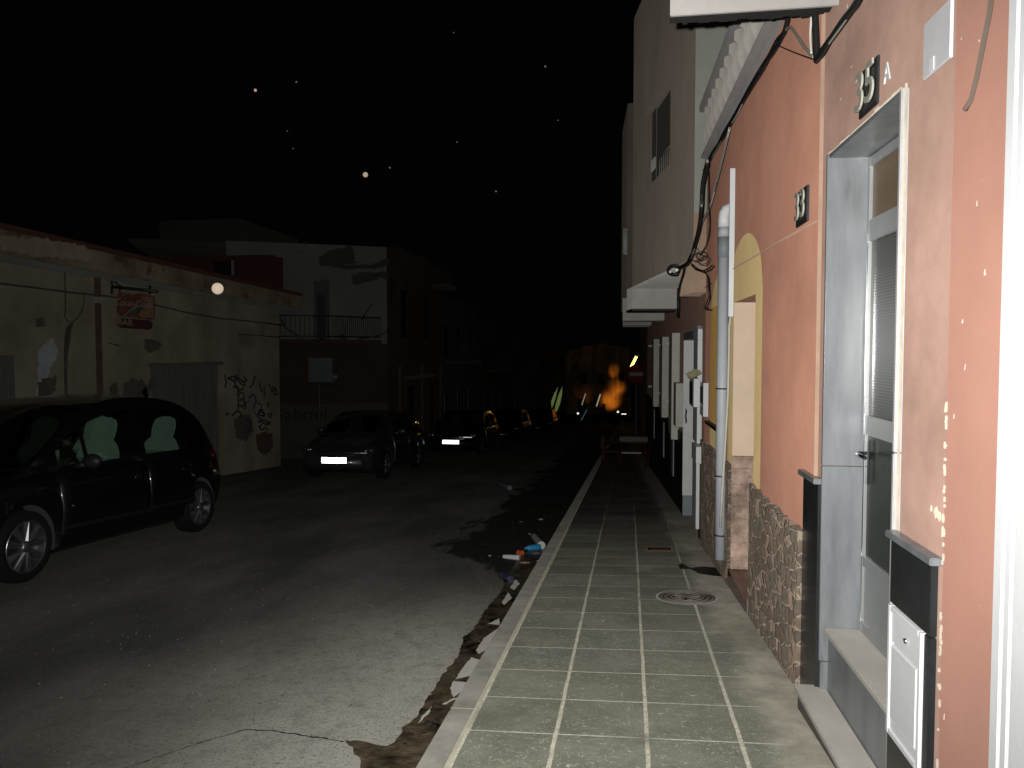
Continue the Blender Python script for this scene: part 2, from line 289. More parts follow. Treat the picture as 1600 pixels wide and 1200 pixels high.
def road_mat():
    m = bpy.data.materials.new('worn dusty asphalt'); m.use_nodes = True; nt = m.node_tree; b = nt.nodes['Principled BSDF']; b.inputs['Diffuse Roughness'].default_value = 1
    tc = nt.nodes.new('ShaderNodeTexCoord'); sx = nt.nodes.new('ShaderNodeSeparateXYZ'); nt.links.new(tc.outputs['Object'], sx.inputs[0])
    V = tc.outputs['Object']; X, Y = sx.outputs[0], sx.outputs[1]
    mp = nt.nodes.new('ShaderNodeMapping'); mp.inputs['Scale'].default_value = (1, .32, 1); nt.links.new(V, mp.inputs[0])
    big = noise(nt, mp.outputs[0], 1.1, 8, .62)
    grain = noise(nt, V, 75, 7, .75); mid = noise(nt, V, 9, 8, .7)
    col = mixc(nt, ramp(nt, big, .28, .74), (0.030, 0.030, 0.027), (0.078, 0.076, 0.067))
    # paler towards the near kerb, flash brightness put into the dust colour
    k = ramp(nt, mathn(nt, 'ADD', X, mathn(nt, 'MULTIPLY_ADD', noise(nt, V, 1.3, 6), 0.9, -.45)), -2.9, -1.2)
    k = mathn(nt, 'MULTIPLY', k, ramp(nt, Y, 7.2, 4.2))
    col = mixc(nt, k, col, (0.205, 0.200, 0.172))
    col = mixc(nt, mathn(nt, 'MULTIPLY', ramp(nt, mid, .45, .7), .35), col, (0.036, 0.035, 0.03))
    col = mixc(nt, mathn(nt, 'MULTIPLY', ramp(nt, grain, .50, .66), .75), col, (0.022, 0.021, 0.019))
    col = mixc(nt, mathn(nt, 'MULTIPLY', ramp(nt, noise(nt, V, 130, 3, .6), .64, .72), .6), col, (0.30, 0.29, 0.25))
    col = mixc(nt, mathn(nt, 'MULTIPLY', ramp(nt, noise(nt, V, 33, 4, .55), .66, .70), .7), col, (0.018, 0.018, 0.016))
    # black wet area spreading from the gutter
    wn = mathn(nt, 'MULTIPLY_ADD', noise(nt, mp.outputs[0], 2.2, 8, .65), 2.2, -1.1)
    fx = mathn(nt, 'SUBTRACT', mathn(nt, 'ADD', X, wn), mathn(nt, 'MULTIPLY_ADD', ramp(nt, Y, 6.6, 8.6), -1.1, -0.95))
    wet = mathn(nt, 'MULTIPLY', ramp(nt, fx, -0.12, 0.12), ramp(nt, mathn(nt, 'ADD', Y, mathn(nt, 'MULTIPLY', wn, .25)), 6.35, 6.75))
    col = mixc(nt, mathn(nt, 'MULTIPLY', wet, .93), col, (0.006, 0.0057, 0.005))
    nt.links.new(col, b.inputs['Base Color']); b.inputs['Roughness'].default_value = 0.85; b.inputs['Specular IOR Level'].default_value = .2
    h = mathn(nt, 'ADD', mathn(nt, 'MULTIPLY', grain, 1.0), mathn(nt, 'MULTIPLY', mid, 1.2))
    bp = nt.nodes.new('ShaderNodeBump'); bp.inputs['Distance'].default_value = 0.008; bp.inputs['Strength'].default_value = 0.8
    nt.links.new(h, bp.inputs['Height']); nt.links.new(bp.outputs[0], b.inputs['Normal'])
    return m
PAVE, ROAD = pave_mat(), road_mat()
KERB = mat('worn concrete kerb', (0.128, 0.122, 0.105), 0.85, 0.2, 4, 0.5, 50, tint=(0.158, 0.153, 0.133))
MORTAR = mat('kerb mortar', (0.23, 0.214, 0.166), 0.9, 0.2, 9, 0.6, 50)
def retro(name):
    # number plates are retroreflective: beads send light back the way it came
    m = bpy.data.materials.new(name); m.use_nodes = True; nt = m.node_tree; b = nt.nodes['Principled BSDF']
    ge = nt.nodes.new('ShaderNodeNewGeometry'); nt.links.new(ge.outputs['Incoming'], b.inputs['Normal'])
    b.inputs['Metallic'].default_value = 1; b.inputs['Base Color'].default_value = (.9, .93, .93, 1); b.inputs['Roughness'].default_value = .22
    return m
RETRO = retro('retroreflective plate')

# ------------------------------------------------------------------ mesh helpers
class MB:
    def __init__(s): s.v = []; s.f = []; s.sm = []
    def add(s, vs, fs, smooth=False):
        o = len(s.v); s.v += [Vector(p) for p in vs]; s.f += [tuple(o+i for i in f) for f in fs]; s.sm += [smooth]*len(fs); return s
    def quad(s, *p): return s.add(p, [tuple(range(len(p)))])
    def box(s, a0, a1, b0, b1, z0, z1, fr=ident):
        p = [fr(a, b, z) for z in (z0, z1) for b in (b0, b1) for a in (a0, a1)]
        return s.add(p, [(0, 2, 3, 1), (4, 5, 7, 6), (0, 1, 5, 4), (2, 6, 7, 3), (0, 4, 6, 2), (1, 3, 7, 5)])
    def prism(s, poly, ext):
        n = len(poly); e = Vector(ext); q = [Vector(p) for p in poly]
        return s.add(q+[p+e for p in q], [tuple(range(n))[::-1], tuple(range(n, 2*n))]+[(i, (i+1) % n, n+(i+1) % n, n+i) for i in range(n)])
    def tube(s, pts, r, n=8, caps=True):
        pts = [Vector(p) for p in pts]; rs = r if isinstance(r, (list, tuple)) else [r]*len(pts); rings = []; up = None
        for i, p in enumerate(pts):
            t = (pts[min(i+1, len(pts)-1)]-pts[max(i-1, 0)]).normalized()
            if up is None: up = Vector((0, 0, 1)) if abs(t.z) < .9 else Vector((1, 0, 0))
            a = t.cross(up).normalized(); up = a.cross(t).normalized()
            rings.append([p+(a*math.cos(k*2*math.pi/n)+up*math.sin(k*2*math.pi/n))*rs[i] for k in range(n)])
        fs = [(i*n+k, i*n+(k+1) % n, (i+1)*n+(k+1) % n, (i+1)*n+k) for i in range(len(pts)-1) for k in range(n)]
        vs = [v for rg in rings for v in rg]
        s.add(vs, fs, True)
        if caps: s.add(rings[0][::-1], [tuple(range(n))]); s.add(rings[-1], [tuple(range(n))])
        return s
    def lathe(s, prof, c, axis=(0, 0, 1), n=20, arc=2*math.pi):
        c = Vector(c); ax = Vector(axis).normalized(); t = Vector((1, 0, 0)) if abs(ax.x) < .9 else Vector((0, 1, 0))
        a = ax.cross(t).normalized(); b = ax.cross(a); full = abs(arc-2*math.pi) < 1e-6; m = n if full else n+1
        vs = [c+ax*h+(a*math.cos(arc*k/n)+b*math.sin(arc*k/n))*r for r, h in prof for k in range(m)]
        fs = [(i*m+k, i*m+(k+1) % m, (i+1)*m+(k+1) % m, (i+1)*m+k) for i in range(len(prof)-1) for k in range(n)]
        return s.add(vs, fs, True)
    def ball(s, c, r, n=10, sc3=(1, 1, 1)):
        prof = [(math.sin(math.pi*i/n)*r, -math.cos(math.pi*i/n)*r) for i in range(n+1)]
        o = len(s.v); s.lathe([(max(a, 1e-4), h) for a, h in prof], (0, 0, 0), n=n*2)
        for i in range(o, len(s.v)):
            v = s.v[i]; s.v[i] = Vector(c)+Vector((v.x*sc3[0], v.y*sc3[1], v.z*sc3[2]))
        return s
    def build(s, name, m, parent=None, bevel=0, base=None):
        me = bpy.data.meshes.new(name)
        off = Vector(base) if base is not None else (Vector((0, 0, 0)) if parent is None else Vector(parent.get('_b', (0, 0, 0))))
        me.from_pydata([tuple(v-off) for v in s.v], [], s.f)
        for i, p in enumerate(me.polygons): p.use_smooth = s.sm[i]
        bm = bmesh.new(); bm.from_mesh(me); bmesh.ops.remove_doubles(bm, verts=bm.verts, dist=1e-5)
        bmesh.ops.recalc_face_normals(bm, faces=bm.faces)
        if bevel:
            es = [e for e in bm.edges if len(e.link_faces) == 2 and e.calc_face_angle(0) > .5]
            bmesh.ops.bevel(bm, geom=es, offset=bevel, segments=2, affect='EDGES', clamp_overlap=True)
        bm.to_mesh(me); bm.free(); me.validate()
        me.materials.append(m)
        o = bpy.data.objects.new(name, me); COL.objects.link(o)
        o['_b'] = tuple(off)
        if parent is not None: o.parent = parent
        return o
def tag(o, label=None, cat=None, group=None, kind=None):
    if label: o['label'] = label
    if cat: o['category'] = cat
    if group: o['group'] = group
    if kind: o['kind'] = kind
    return o
def thing(name, loc, label, cat, group=None, mtx=None):
    o = bpy.data.objects.new(name, None); COL.objects.link(o); o.empty_display_size = .2
    if mtx is not None: o.matrix_world = mtx; o['_b'] = (0, 0, 0)
    else: o.location = loc; o['_b'] = tuple(loc)
    return tag(o, label, cat, group)
def single(name, mb, m, base, label, cat, group=None, bevel=0):
    o = mb.build(name, m, None, bevel, base=base); o.location = base; return tag(o, label, cat, group)
def struct(name, mb, m, bevel=0):
    return tag(mb.build(name, m, None, bevel), kind='structure')
def text_mb(txt, size, ext, origin, right, up, shear=0, sx=1.0):
    cu = bpy.data.curves.new('t', 'FONT'); cu.body = txt; cu.size = size; cu.extrude = ext; cu.bevel_depth = ext*.4; cu.shear = shear
    cu.align_x = 'CENTER'; cu.align_y = 'CENTER'; cu.resolution_u = 4
    to = bpy.data.objects.new('t', cu); COL.objects.link(to)
    dg = bpy.context.evaluated_depsgraph_get(); me = bpy.data.meshes.new_from_object(to.evaluated_get(dg))
    r, u = Vector(right).normalized(), Vector(up).normalized(); n = r.cross(u); o = Vector(origin)
    mb = MB(); mb.add([o+r*v.co.x*sx+u*v.co.y+n*v.co.z for v in me.vertices], [tuple(p.vertices) for p in me.polygons])
    bpy.data.objects.remove(to); bpy.data.curves.remove(cu); bpy.data.meshes.remove(me); return mb
def facade(mb, a0, a1, z0, z1, d0, d1, holes, fr):
    """wall front at depth d0, back at d1; fr(depth, along, z)"""
    av = sorted({a0, a1, *[h[0] for h in holes], *[h[1] for h in holes]}); zs = sorted({z0, z1, *[h[2] for h in holes], *[h[3] for h in holes]})
    for i in range(len(av)-1):
        for j in range(len(zs)-1):
            ca, cz = (av[i]+av[i+1])/2, (zs[j]+zs[j+1])/2
            if any(h[0] < ca < h[1] and h[2] < cz < h[3] for h in holes): continue
            for d in (d0, d1): mb.quad(fr(d, av[i], zs[j]), fr(d, av[i+1], zs[j]), fr(d, av[i+1], zs[j+1]), fr(d, av[i], zs[j+1]))
    for a, b, c, d in [(a0, a1, z0, z1)]+[tuple(h) for h in holes]:
        mb.quad(fr(d0, a, c), fr(d1, a, c), fr(d1, a, d), fr(d0, a, d)); mb.quad(fr(d0, b, c), fr(d1, b, c), fr(d1, b, d), fr(d0, b, d))
        mb.quad(fr(d0, a, c), fr(d1, a, c), fr(d1, b, c), fr(d0, b, c)); mb.quad(fr(d0, a, d), fr(d1, a, d), fr(d1, b, d), fr(d0, b, d))
    return mb
def rough_poly(pts, step=.04, amp=.012, seed=1):
    rnd = random.Random(seed); out = []
    for i in range(len(pts)):
        a, b = Vector(pts[i]), Vector(pts[(i+1) % len(pts)]); n = max(1, int((b-a).length/step))
        for k in range(n):
            out.append(a.lerp(b, k/n)+Vector((rnd.uniform(-amp, amp), rnd.uniform(-amp, amp), 0)))
    return out

# ------------------------------------------------------------------ ground
mb = MB(); ys = [-4, -2, 0, 2, 4, 6, 8, 10, 14, 20, 30, 45, 70, 120, 220, 400]
for i in range(len(ys)-1):
    for x0, x1 in ((-60, -14), (-14, -6), (-6, -0.852)):
        mb.quad((x0, ys[i], road_z(0, ys[i])), (x1, ys[i], road_z(0, ys[i])), (x1, ys[i+1], road_z(0, ys[i+1])), (x0, ys[i+1], road_z(0, ys[i+1])))
struct('road', mb, ROAD)
mb = MB()
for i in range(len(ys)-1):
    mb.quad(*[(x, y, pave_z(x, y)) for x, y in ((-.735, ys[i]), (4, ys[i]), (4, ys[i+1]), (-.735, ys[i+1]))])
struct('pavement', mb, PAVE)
mb = MB(); Yk = -3.4
while Yk < 60:
    a, b_ = Yk+.004, Yk+.996
    for p, q in ((a, b_),):
        z = lambda x, y: pave_z(x, y)+.004
        vs = [(-.855, p, z(-.855, p)-.22), (-.739, p, z(-.739, p)-.22), (-.739, q, z(-.739, q)-.22), (-.855, q, z(-.855, q)-.22),
              (-.855, p, z(-.855, p)), (-.739, p, z(-.739, p)), (-.739, q, z(-.739, q)), (-.855, q, z(-.855, q))]
        mb.add(vs, [(3, 2, 1, 0), (4, 5, 6, 7), (0, 1, 5, 4), (1, 2, 6, 5), (2, 3, 7, 6), (3, 0, 4, 7)])
    Yk += 1.0
struct('kerb', mb, KERB, bevel=.007)
mb = MB()
for i in range(len(ys)-1):
    mb.quad(*[(x, y, pave_z(x, y)+.0012) for x, y in ((-.739, ys[i]), (-.722, ys[i]), (-.722, ys[i+1]), (-.739, ys[i+1]))])
for k in range(60):
    y = -3.4+k; mb.quad(*[(x, yy, pave_z(x, yy)+.0048) for x, yy in ((-.853, y-.006), (-.739, y-.006), (-.739, y+.006), (-.853, y+.006))])
struct('kerb_mortar', mb, MORTAR)
# gutter mud and silt
outl = [(655, 1215), (690, 1152), (745, 1068), (790, 985), (828, 915), (848, 880), (868, 842), (842, 850), (815, 868), (790, 900), (783, 925), (768, 942), (752, 962), (744, 978), (723, 997), (716, 1025),
        (697, 1047), (683, 1069), (669, 1091), (650, 1119), (630, 1137), (622, 1153), (606, 1164), (577, 1162), (556, 1158), (535, 1157), (552, 1172), (566, 1190), (560, 1215)]
mud = [at_road(x, y, .004) for x, y in outl]
mb = MB(); rp_ = rough_poly(mud, .03, .010, 3); mb.add(rp_, [tuple(range(len(rp_)))])
struct('gutter_mud', mb, MUD)
mb = MB(); rnd = random.Random(31); pth = [at_road(x, y, .003) for x, y in ((150, 1215), (240, 1185), (320, 1158), (385, 1140), (430, 1142), (480, 1150), (537, 1158))]
for a_, b_ in zip(pth[:-1], pth[1:]):
    n_ = 8; prev = None
    for k in range(n_+1):
        p_ = a_.lerp(b_, k/n_)+Vector((0, rnd.uniform(-.006, .006), 0)); w_ = rnd.uniform(.002, .008); cur = (p_+Vector((0, -w_, w_*SL)), p_+Vector((0, w_, -w_*SL)))
        if prev: mb.quad(prev[0], cur[0], cur[1], prev[1])
        prev = cur
struct('road_seam', mb, MUDW)
isl = [[(783, 978), (756, 997), (744, 1016), (747, 1022), (762, 1014), (776, 994)], [(737, 1027), (750, 1031), (745, 1047), (734, 1056), (712, 1061), (716, 1053), (728, 1037)],
       [(708, 1064), (731, 1066), (725, 1078), (709, 1089), (705, 1084), (703, 1075)], [(691, 1100), (709, 1091), (719, 1089), (694, 1101)], [(675, 1103), (669, 1116), (653, 1130), (659, 1119)],
       [(780, 966), (762, 975), (781, 976)], [(794, 926), (784, 941), (787, 946), (800, 934)], [(806, 905), (797, 918), (803, 922), (812, 912)]]
mb = MB()
for k, pl in enumerate(isl):
    q = rough_poly([at_road(x, y, .008) for x, y in pl], .02, .004, k); mb.add(q, [tuple(range(len(q)))])
struct('dry_silt', mb, DRYC)
st = [(1060, 884), (1064, 879), (1078, 887), (1100, 885), (1120, 887), (1134, 899), (1130, 901), (1110, 899), (1092, 896), (1078, 889), (1063, 889)]
mb = MB(); q = rough_poly([at_pave(x, y, .004) for x, y in st], .03, .003, 4); mb.add(q, [tuple(range(len(q)))])
struct('pipe_water_stain', mb, MUDW)

# manhole covers
c = at_pave(1073, 933); c.z = pave_z(c.x, c.y)
nrm = Vector((-CS, SL, 1)).normalized()
def disc(mb, c, r0, r1, h0, h1, n=48, arc=2*math.pi): return mb.lathe([(r0, h0), (r0, h1), (r1, h1), (r1, h0)], c, nrm, n, arc)
man = thing('manhole_cover', c, 'round cast iron manhole cover with rings set in the pavement tiles', 'manhole cover')
RM = .215
disc(MB(), c, RM, RM+.018, -.02, .005).build('cement_ring', RIMC, man)
mb = MB(); disc(mb, c, .0005, RM-.001, -.02, .0022); mb.build('groove_bed', CASTD, man)
mb = MB()
for a, b_ in ((.185, .205), (.145, .17), (.105, .128)): disc(mb, c, a, b_, .001, .007)
ax = nrm.cross(Vector((0, 1, 0))).normalized(); ay = nrm.cross(ax)
for k in range(8):
    d = ax*math.cos(k*math.pi/4+.2)+ay*math.sin(k*math.pi/4+.2); e = nrm.cross(d)
    mb.prism([c+d*.018-e*.008+nrm*.002, c+d*.095-e*.02+nrm*.002, c+d*.095+e*.02+nrm*.002, c+d*.018+e*.008+nrm*.002], nrm*.006)
disc(mb, c, .0005, .014, .001, .008)
mb.build('cover', CASTI, man)
c2 = at_pave(1030, 858); sq = thing('water_meter_cover', c2, 'small rectangular rusty cover in the pavement beyond the manhole', 'manhole cover')
fr = framed(c2, 0)
def sl(a, b, z): p = fr(a, b, z); p.z += -SL*b+CS*a; return p
mb = MB(); 
for a0, a1, b0, b1 in ((-.13, .13, -.11, -.10), (-.13, .13, .10, .11), (-.13, -.12, -.099, .099), (.12, .13, -.099, .099)): mb.box(a0, a1, b0, b1, -.01, .006, sl)
mb.build('frame', mat('rusty frame', (.2, .1, .06), .8), sq)
mb = MB().box(-.119, .119, -.099, .099, -.01, .003, sl)
for k in range(4): mb.box(-.10, .10, -.075+k*.045, -.06+k*.045, .003, .0055, sl)
mb.build('cover', TILEBR, sq)

# ------------------------------------------------------------------ house with the white shutter, right edge
GZ = -.9
h = thing('shuttered_house', W(0, 1.6, -.1), 'salmon plastered house front with tall white metal shutter at right edge', 'house')
facade(MB(), 2.13, 2.449, GZ, 6, -.004, .30, [], W).build('wall', PINK, h)
facade(MB(), -1.5, .80, GZ, 6, -.004, .30, [], W).build('wall', PINK, h)
facade(MB(), .80, 2.13, 2.75, 6, -.004, .30, [], W).build('wall', PINK, h)
MB().box(-.012, .05, 2.088, 2.133, -.5, 2.75, W).build('shutter_guide', WHITE, h, bevel=.004)
MB().box(.002, .05, 2.078, 2.0879, -.5, 2.75, W).build('guide_groove', SIGNBACK, h)
MB().box(-.012, .05, 2.045, 2.0779, -.5, 2.75, W).build('shutter_guide', WHITE, h, bevel=.004)
MB().box(.000, .05, 2.036, 2.0449, -.5, 2.75, W).build('guide_groove', SIGNBACK, h)
MB().box(-.012, .05, 1.90, 2.0359, -.5, 2.75, W).build('shutter_guide', WHITE, h, bevel=.004)
mb = MB()
prof = []; z = -.3
while z < 2.7: prof += [(-.012, z), (-.020, z+.012), (-.020, z+.068), (-.012, z+.08)]; z += .08
for i in range(len(prof)-1):
    mb.quad(W(prof[i][0], .85, prof[i][1]), W(prof[i][0], 1.899, prof[i][1]), W(prof[i+1][0], 1.899, prof[i+1][1]), W(prof[i+1][0], .85, prof[i+1][1]))
mb.build('shutter', WHITE, h)
rnd = random.Random(5)
for k in range(46):
    zz = rnd.choice([rnd.uniform(-.25, 1.2), rnd.uniform(.5, 1.3)]); hh = rnd.uniform(.004, .03); vv = 2.449+rnd.uniform(-.008, .004); wd = rnd.uniform(.0012, .0045)
    MB().prism([W(-.0095, vv-wd, zz+hh*.5), W(-.0095, vv-wd*.3, zz), W(-.0095, vv+wd*.7, zz+hh*.2), W(-.0095, vv+wd, zz+hh*.6), W(-.0095, vv+wd*.2, zz+hh)], W(.006, 0, 0)-W(0, 0, 0)).build('plaster_drip', PLASTER_EDGE, h)

# ------------------------------------------------------------------ house number 35
h = thing('doorway_house', W(0, 3.2, -.2), 'rose beige house front with marble framed glazed door and number 35', 'house')
DV0, DV1, DZT, DZB = 2.86, 3.768, 2.35, -.05
facade(MB(), 2.449, 3.868, GZ, 6.2, .002, .30, [(DV0-.045, DV1+.003, GZ+.001, DZT+.02)], W).build('wall', BEIGE, h)
# marble surround: far jamb slabs, lintel, near edge
sur = MB(); sur.box(-.012, .215, DV1-.022, DV1, .64*0+.93, DZT+.018, W); sur.box(-.012, .215, DV1-.022, DV1, .002+.0, .926, W)
sur = sur.build('door_surround', MARBLE, h, bevel=.003)
MB().box(-.005, .205, DV1-.020, DV1+.002, -.45, -.003, W).build('jamb_base', MARBLE, sur, bevel=.003)
MB().box(-.008, .215, DV0-.019, DV1-.023, DZT-.003, DZT+.016, W).build('lintel_slab', MARBLE, sur, bevel=.003)
mb = MB(); mb.box(-.014, .20, DV0-.020, DV0, 1.11, DZT+.014, W); mb.box(-.014, .20, DV0-.020, DV0, -.5, 1.106, W); mb.build('near_jamb', MARBLE_W, sur, bevel=.003)
mb = MB(); rnd = random.Random(9); zz = .75
while zz < 2.36:
    e = rnd.uniform(.03, .09); w_ = rnd.uniform(.004, .011); mb.box(-.004, .004, DV0-.022-w_, DV0-.019, zz, zz+e, W); zz += e*.95
mb.build('plaster_edge', PLASTER_EDGE, h, bevel=.001)
mb = MB(); rnd = random.Random(19); zz = DZB
for i in range(20):
    v = DV0+.02+i*.045; mb.box(-.004, .003, v, v+.043, DZT+.017, DZT+.021+rnd.uniform(.0, .012), W)
mb.build('plaster_edge', PLASTER_EDGE, h, bevel=.001)
# door
door = MB()
U0, U1 = .165, .20
def dframe(mb, v0, v1, z0, z1): mb.box(U0, U1, v0, v1, z0, z1, W)
dframe(door, DV1-.050, DV1-.024, .163, DZT-.006)
dframe(door, DV0+.002, DV0+.05, .163, DZT-.006)
for z0, z1 in ((DZT-.05, DZT-.006), (1.96, 2.06), (1.08, 1.17), (.163, .21)): dframe(door, DV0+.051, DV1-.051, z0, z1)
dframe(door, DV0+.051, DV1-.051, .47, .52)
door = door.build('door', ALU, h, bevel=.004)
for nm, z0, z1, m in (('transom_pane', 2.06, DZT-.05, REEDY), ('pane', 1.17, 1.96, REED), ('pane', .52, 1.08, SMOKE)):
    MB().box(U0+.014, U0+.02, DV0+.051, DV1-.051, z0, z1, W).build(nm, m, door)
MB().box(U0+.010, U0+.02, DV0+.051, DV1-.051, .21, .47, W).build('kick_panel', ALU, door)
mb = MB(); mb.box(U0-.008, U0-.001, DV1-.115, DV1-.085, .86, 1.06, W)
mb.tube([W(U0-.008, DV1-.1, 1.0), W(U0-.05, DV1-.1, 1.0), W(U0-.055, DV1-.13, 1.0), W(U0-.05, DV1-.22, .995)], .009, 8); mb.build('handle', CHROME2, door)
mb = MB(); mb.box(U0-.005, U0-.001, DV1-.051, DV1-.046, .165, 2.0, W); mb.build('door_edge_strip', CHROME2, door)
# sill and step
MB().box(.008, .25, DV0+.002, DV1-.024, .135, .162, W).build('sill', STEPM, h, bevel=.004)
MB().box(.028, .24, DV0+.002, DV1-.024, -.40, .1345, W).build('riser', MARBLE, h)
step = MB(); step.box(-.112, .027, DV0-.2, 3.80, -.165, -.135, W)
step.build('doorstep', STEPM, h, bevel=.005)
MB().box(-.095, .026, DV0-.2, 3.79, -.60, -.1655, W).build('step_base', SLATE, h)
# black plinths with marble caps
MB().box(-.022, .001, DV1+.004, 4.055, -.60, .835, W).build('plinth', SLATE, h, bevel=.003)
MB().box(-.045, .001, DV1-.0, 4.075, .836, .862, W).build('plinth_cap', MARBLE, h, bevel=.003)
MB().box(-.020, .001, 2.49, DV0-.028, .585, .815, W).build('plinth', SLATE, h, bevel=.003)
MB().box(-.020, .001, 2.49, 2.535, -.7, .582, W).build('plinth', SLATE, h, bevel=.003)
MB().box(-.020, .001, 2.537, DV0-.028, -.7, .12, W).build('plinth', SLATE, h, bevel=.003)
MB().box(-.040, .001, 2.455, DV0-.026, .816, .840, W).build('plinth_cap', MARBLE, h, bevel=.003)
# meter hatch
mh = MB(); v0, v1, z0, z1 = 2.545, DV0-.030, .125, .578
mh.box(-.026, .0, v0, v0+.02, z0, z1, W); mh.box(-.026, .0, v1-.02, v1, z0, z1, W)
mh.box(-.026, .0, v0+.0205, v1-.0205, z0, z0+.02, W); mh.box(-.026, .0, v0+.0205, v1-.0205, z1-.02, z1, W)
mh = mh.build('meter_hatch', WHITE, h, bevel=.002)
tag(mh, 'white metal meter hatch set in the black plinth')
MB().box(-.020, -.002, v0+.021, v1-.021, z1-.125, z1-.021, W).build('hatch_plate', WHITE, mh, bevel=.002)
MB().box(-.024, -.002, v0+.035, v1-.03, z0+.06, z1-.13, W).build('hatch_plate', WHITE, mh, bevel=.004)
MB().box(-.019, -.002, v0+.021, v1-.021, z0+.021, z0+.058, W).build('hatch_plate', WHITE, mh, bevel=.002)
MB().tube([W(-.02, (v0+v1)/2-.02, z1-.07), W(-.030, (v0+v1)/2-.02, z1-.072)], .009, 12).build('lock', CHROME2, mh)
# house number 35 and A
ru, uu, = -(W(0, 1, 0)-W(0, 0, 0)), Vector((0, 0, 1))
npq = MB().box(-.010, .0, 3.105, 3.315, 2.395, 2.575, W).build('number_plaque', IRON, h, bevel=.002)
text_mb('35', .215, .003, W(-.020, 3.222, 2.488), ru*1.0, uu, sx=1.12).build('digits', DIGIT, npq)
text_mb('A', .10, .002, W(-.003, 3.02, 2.475), ru, uu).build('painted_letter', WHITE, h)
pq = MB().box(-.010, .0, 2.475, 2.672, 2.33, 2.505, W).build('plaque', PLQ, h, bevel=.002)
MB().box(-.0125, -.0105, 2.585, 2.615, 2.335, 2.375, W).build('sticker', WHITE, pq)
rnd = random.Random(3)
for k in range(16):
    v, z = rnd.choice([(rnd.uniform(2.5, 3.7), rnd.uniform(2.42, 2.95)), (rnd.uniform(2.16, 2.44), rnd.uniform(.3, 2.6))])
    if 3.06 < v < 3.36 and z < 2.62: continue
    if 2.46 < v < 2.7 and z < 2.55: continue
    L_ = rnd.uniform(.004, .02); w_ = rnd.uniform(.001, .005); uu_ = -.0055 if v < 2.45 else -.0005; sk = rnd.uniform(-.006, .006)
    MB().prism([W(uu_, v-w_, z), W(uu_, v+w_*.6, z-.002), W(uu_, v+w_+sk, z+L_*.6), W(uu_, v+sk, z+L_)], W(.0045, 0, 0)-W(0, 0, 0)).build('plaster_flake', PLASTER_EDGE, h)
for px, py, s_ in ((1462, 800, .02), (1455, 795, .010), (1468, 806, .014)):
    v, z = wv(px, py); pl = [(math.cos(t)*s_*rnd.uniform(.4, 1), math.sin(t)*s_*rnd.uniform(.5, 1.4)) for t in [i*.55 for i in range(11)]]
    MB().prism([W(-.0005, v+a_, z+b_) for a_, b_ in pl], W(.002, 0, 0)-W(0, 0, 0)).build('plaster_flake', PLASTER_EDGE, h)

# loose hanging cable
pts = [at_wall(x, y, -.02) for x, y in ((1552, -30), (1546, 20), (1536, 70), (1526, 120), (1517, 155), (1508, 171))]
single('hanging_cable', MB().tube(pts, .0065, 8), mat('dusty brown cable', (.10, .075, .06), .7), pts[0], 'loose brown cable hanging down the salmon wall at top right', 'cable')

# ------------------------------------------------------------------ house number 33
h = thing('arched_door_house', W(0, 6, -.4), 'peach house front with number 33, arched olive doorway and stone plinth', 'house')
U33 = -.014
D0, D1, DB, DT = 5.44, 6.37, -.42, 1.85        # doorway
WN0, WN1, WB, WT = 6.80, 7.32, .80, 1.88      # window
def W3(u, v, z): return W(u+U33, v, z)
facade(MB(), 3.87, 8.22, GZ, 3.36, 0, .35, [(D0, D1, GZ+.001, DT), (WN0, WN1, WB, WT)], W3).build('wall', PEACH, h)
# painted arch bands (2 mm proud)
def arch_band(v0, v1, zspring, rise, zb, hole, mat_, nm):
    mb = MB(); n = 24; vc = (v0+v1)/2; hw = (v1-v0)/2
    ht = hole[3]
    top = lambda v: zspring+rise*math.sqrt(max(0, 1-((v-vc)/hw)**2))
    vs = sorted({hole[0], hole[1], *[v0+(v1-v0)*i/n for i in range(n+1)]})
    for a, b in zip(vs[:-1], vs[1:]):
        m_ = (a+b)/2; inside = hole[0] < m_ < hole[1]
        lo = ht if inside else zb
        mb.quad(W3(-.0025, a, lo), W3(-.0025, b, lo), W3(-.0025, b, max(lo, top(b))), W3(-.0025, a, max(lo, top(a))))
    return mb.build(nm, mat_, h)
arch_band(5.20, 6.62, 1.88, .44, .545, (D0, D1, DB, DT), OLIVE, 'door_arch_band')
arch_band(6.66, 7.76, 1.80, .36, .545, (WN0, WN1, WB, WT), OLIVE, 'window_arch_band')
mb = MB(); mb.box(-.012, -.003, WN1, WN1+.36, WB-.02, WT, W3); mb.box(-.012, -.003, WN0-.12, WN0, WB-.02, WT, W3); mb.build('window_frame', YELLOW, h)
MB().box(.10, .14, WN0, WN1, WB, WT, W3).build('shutter', GREENS, h)
MB().box(.001, .099, WN1-.03, WN1-.001, WB+.001, WT-.001, W3).build('shutter', GREENS, h)
MB().box(-.05, .12, WN0-.1, WN1+.46, WB-.05, WB-.021, W3).build('window_sill', TILEBR, h)
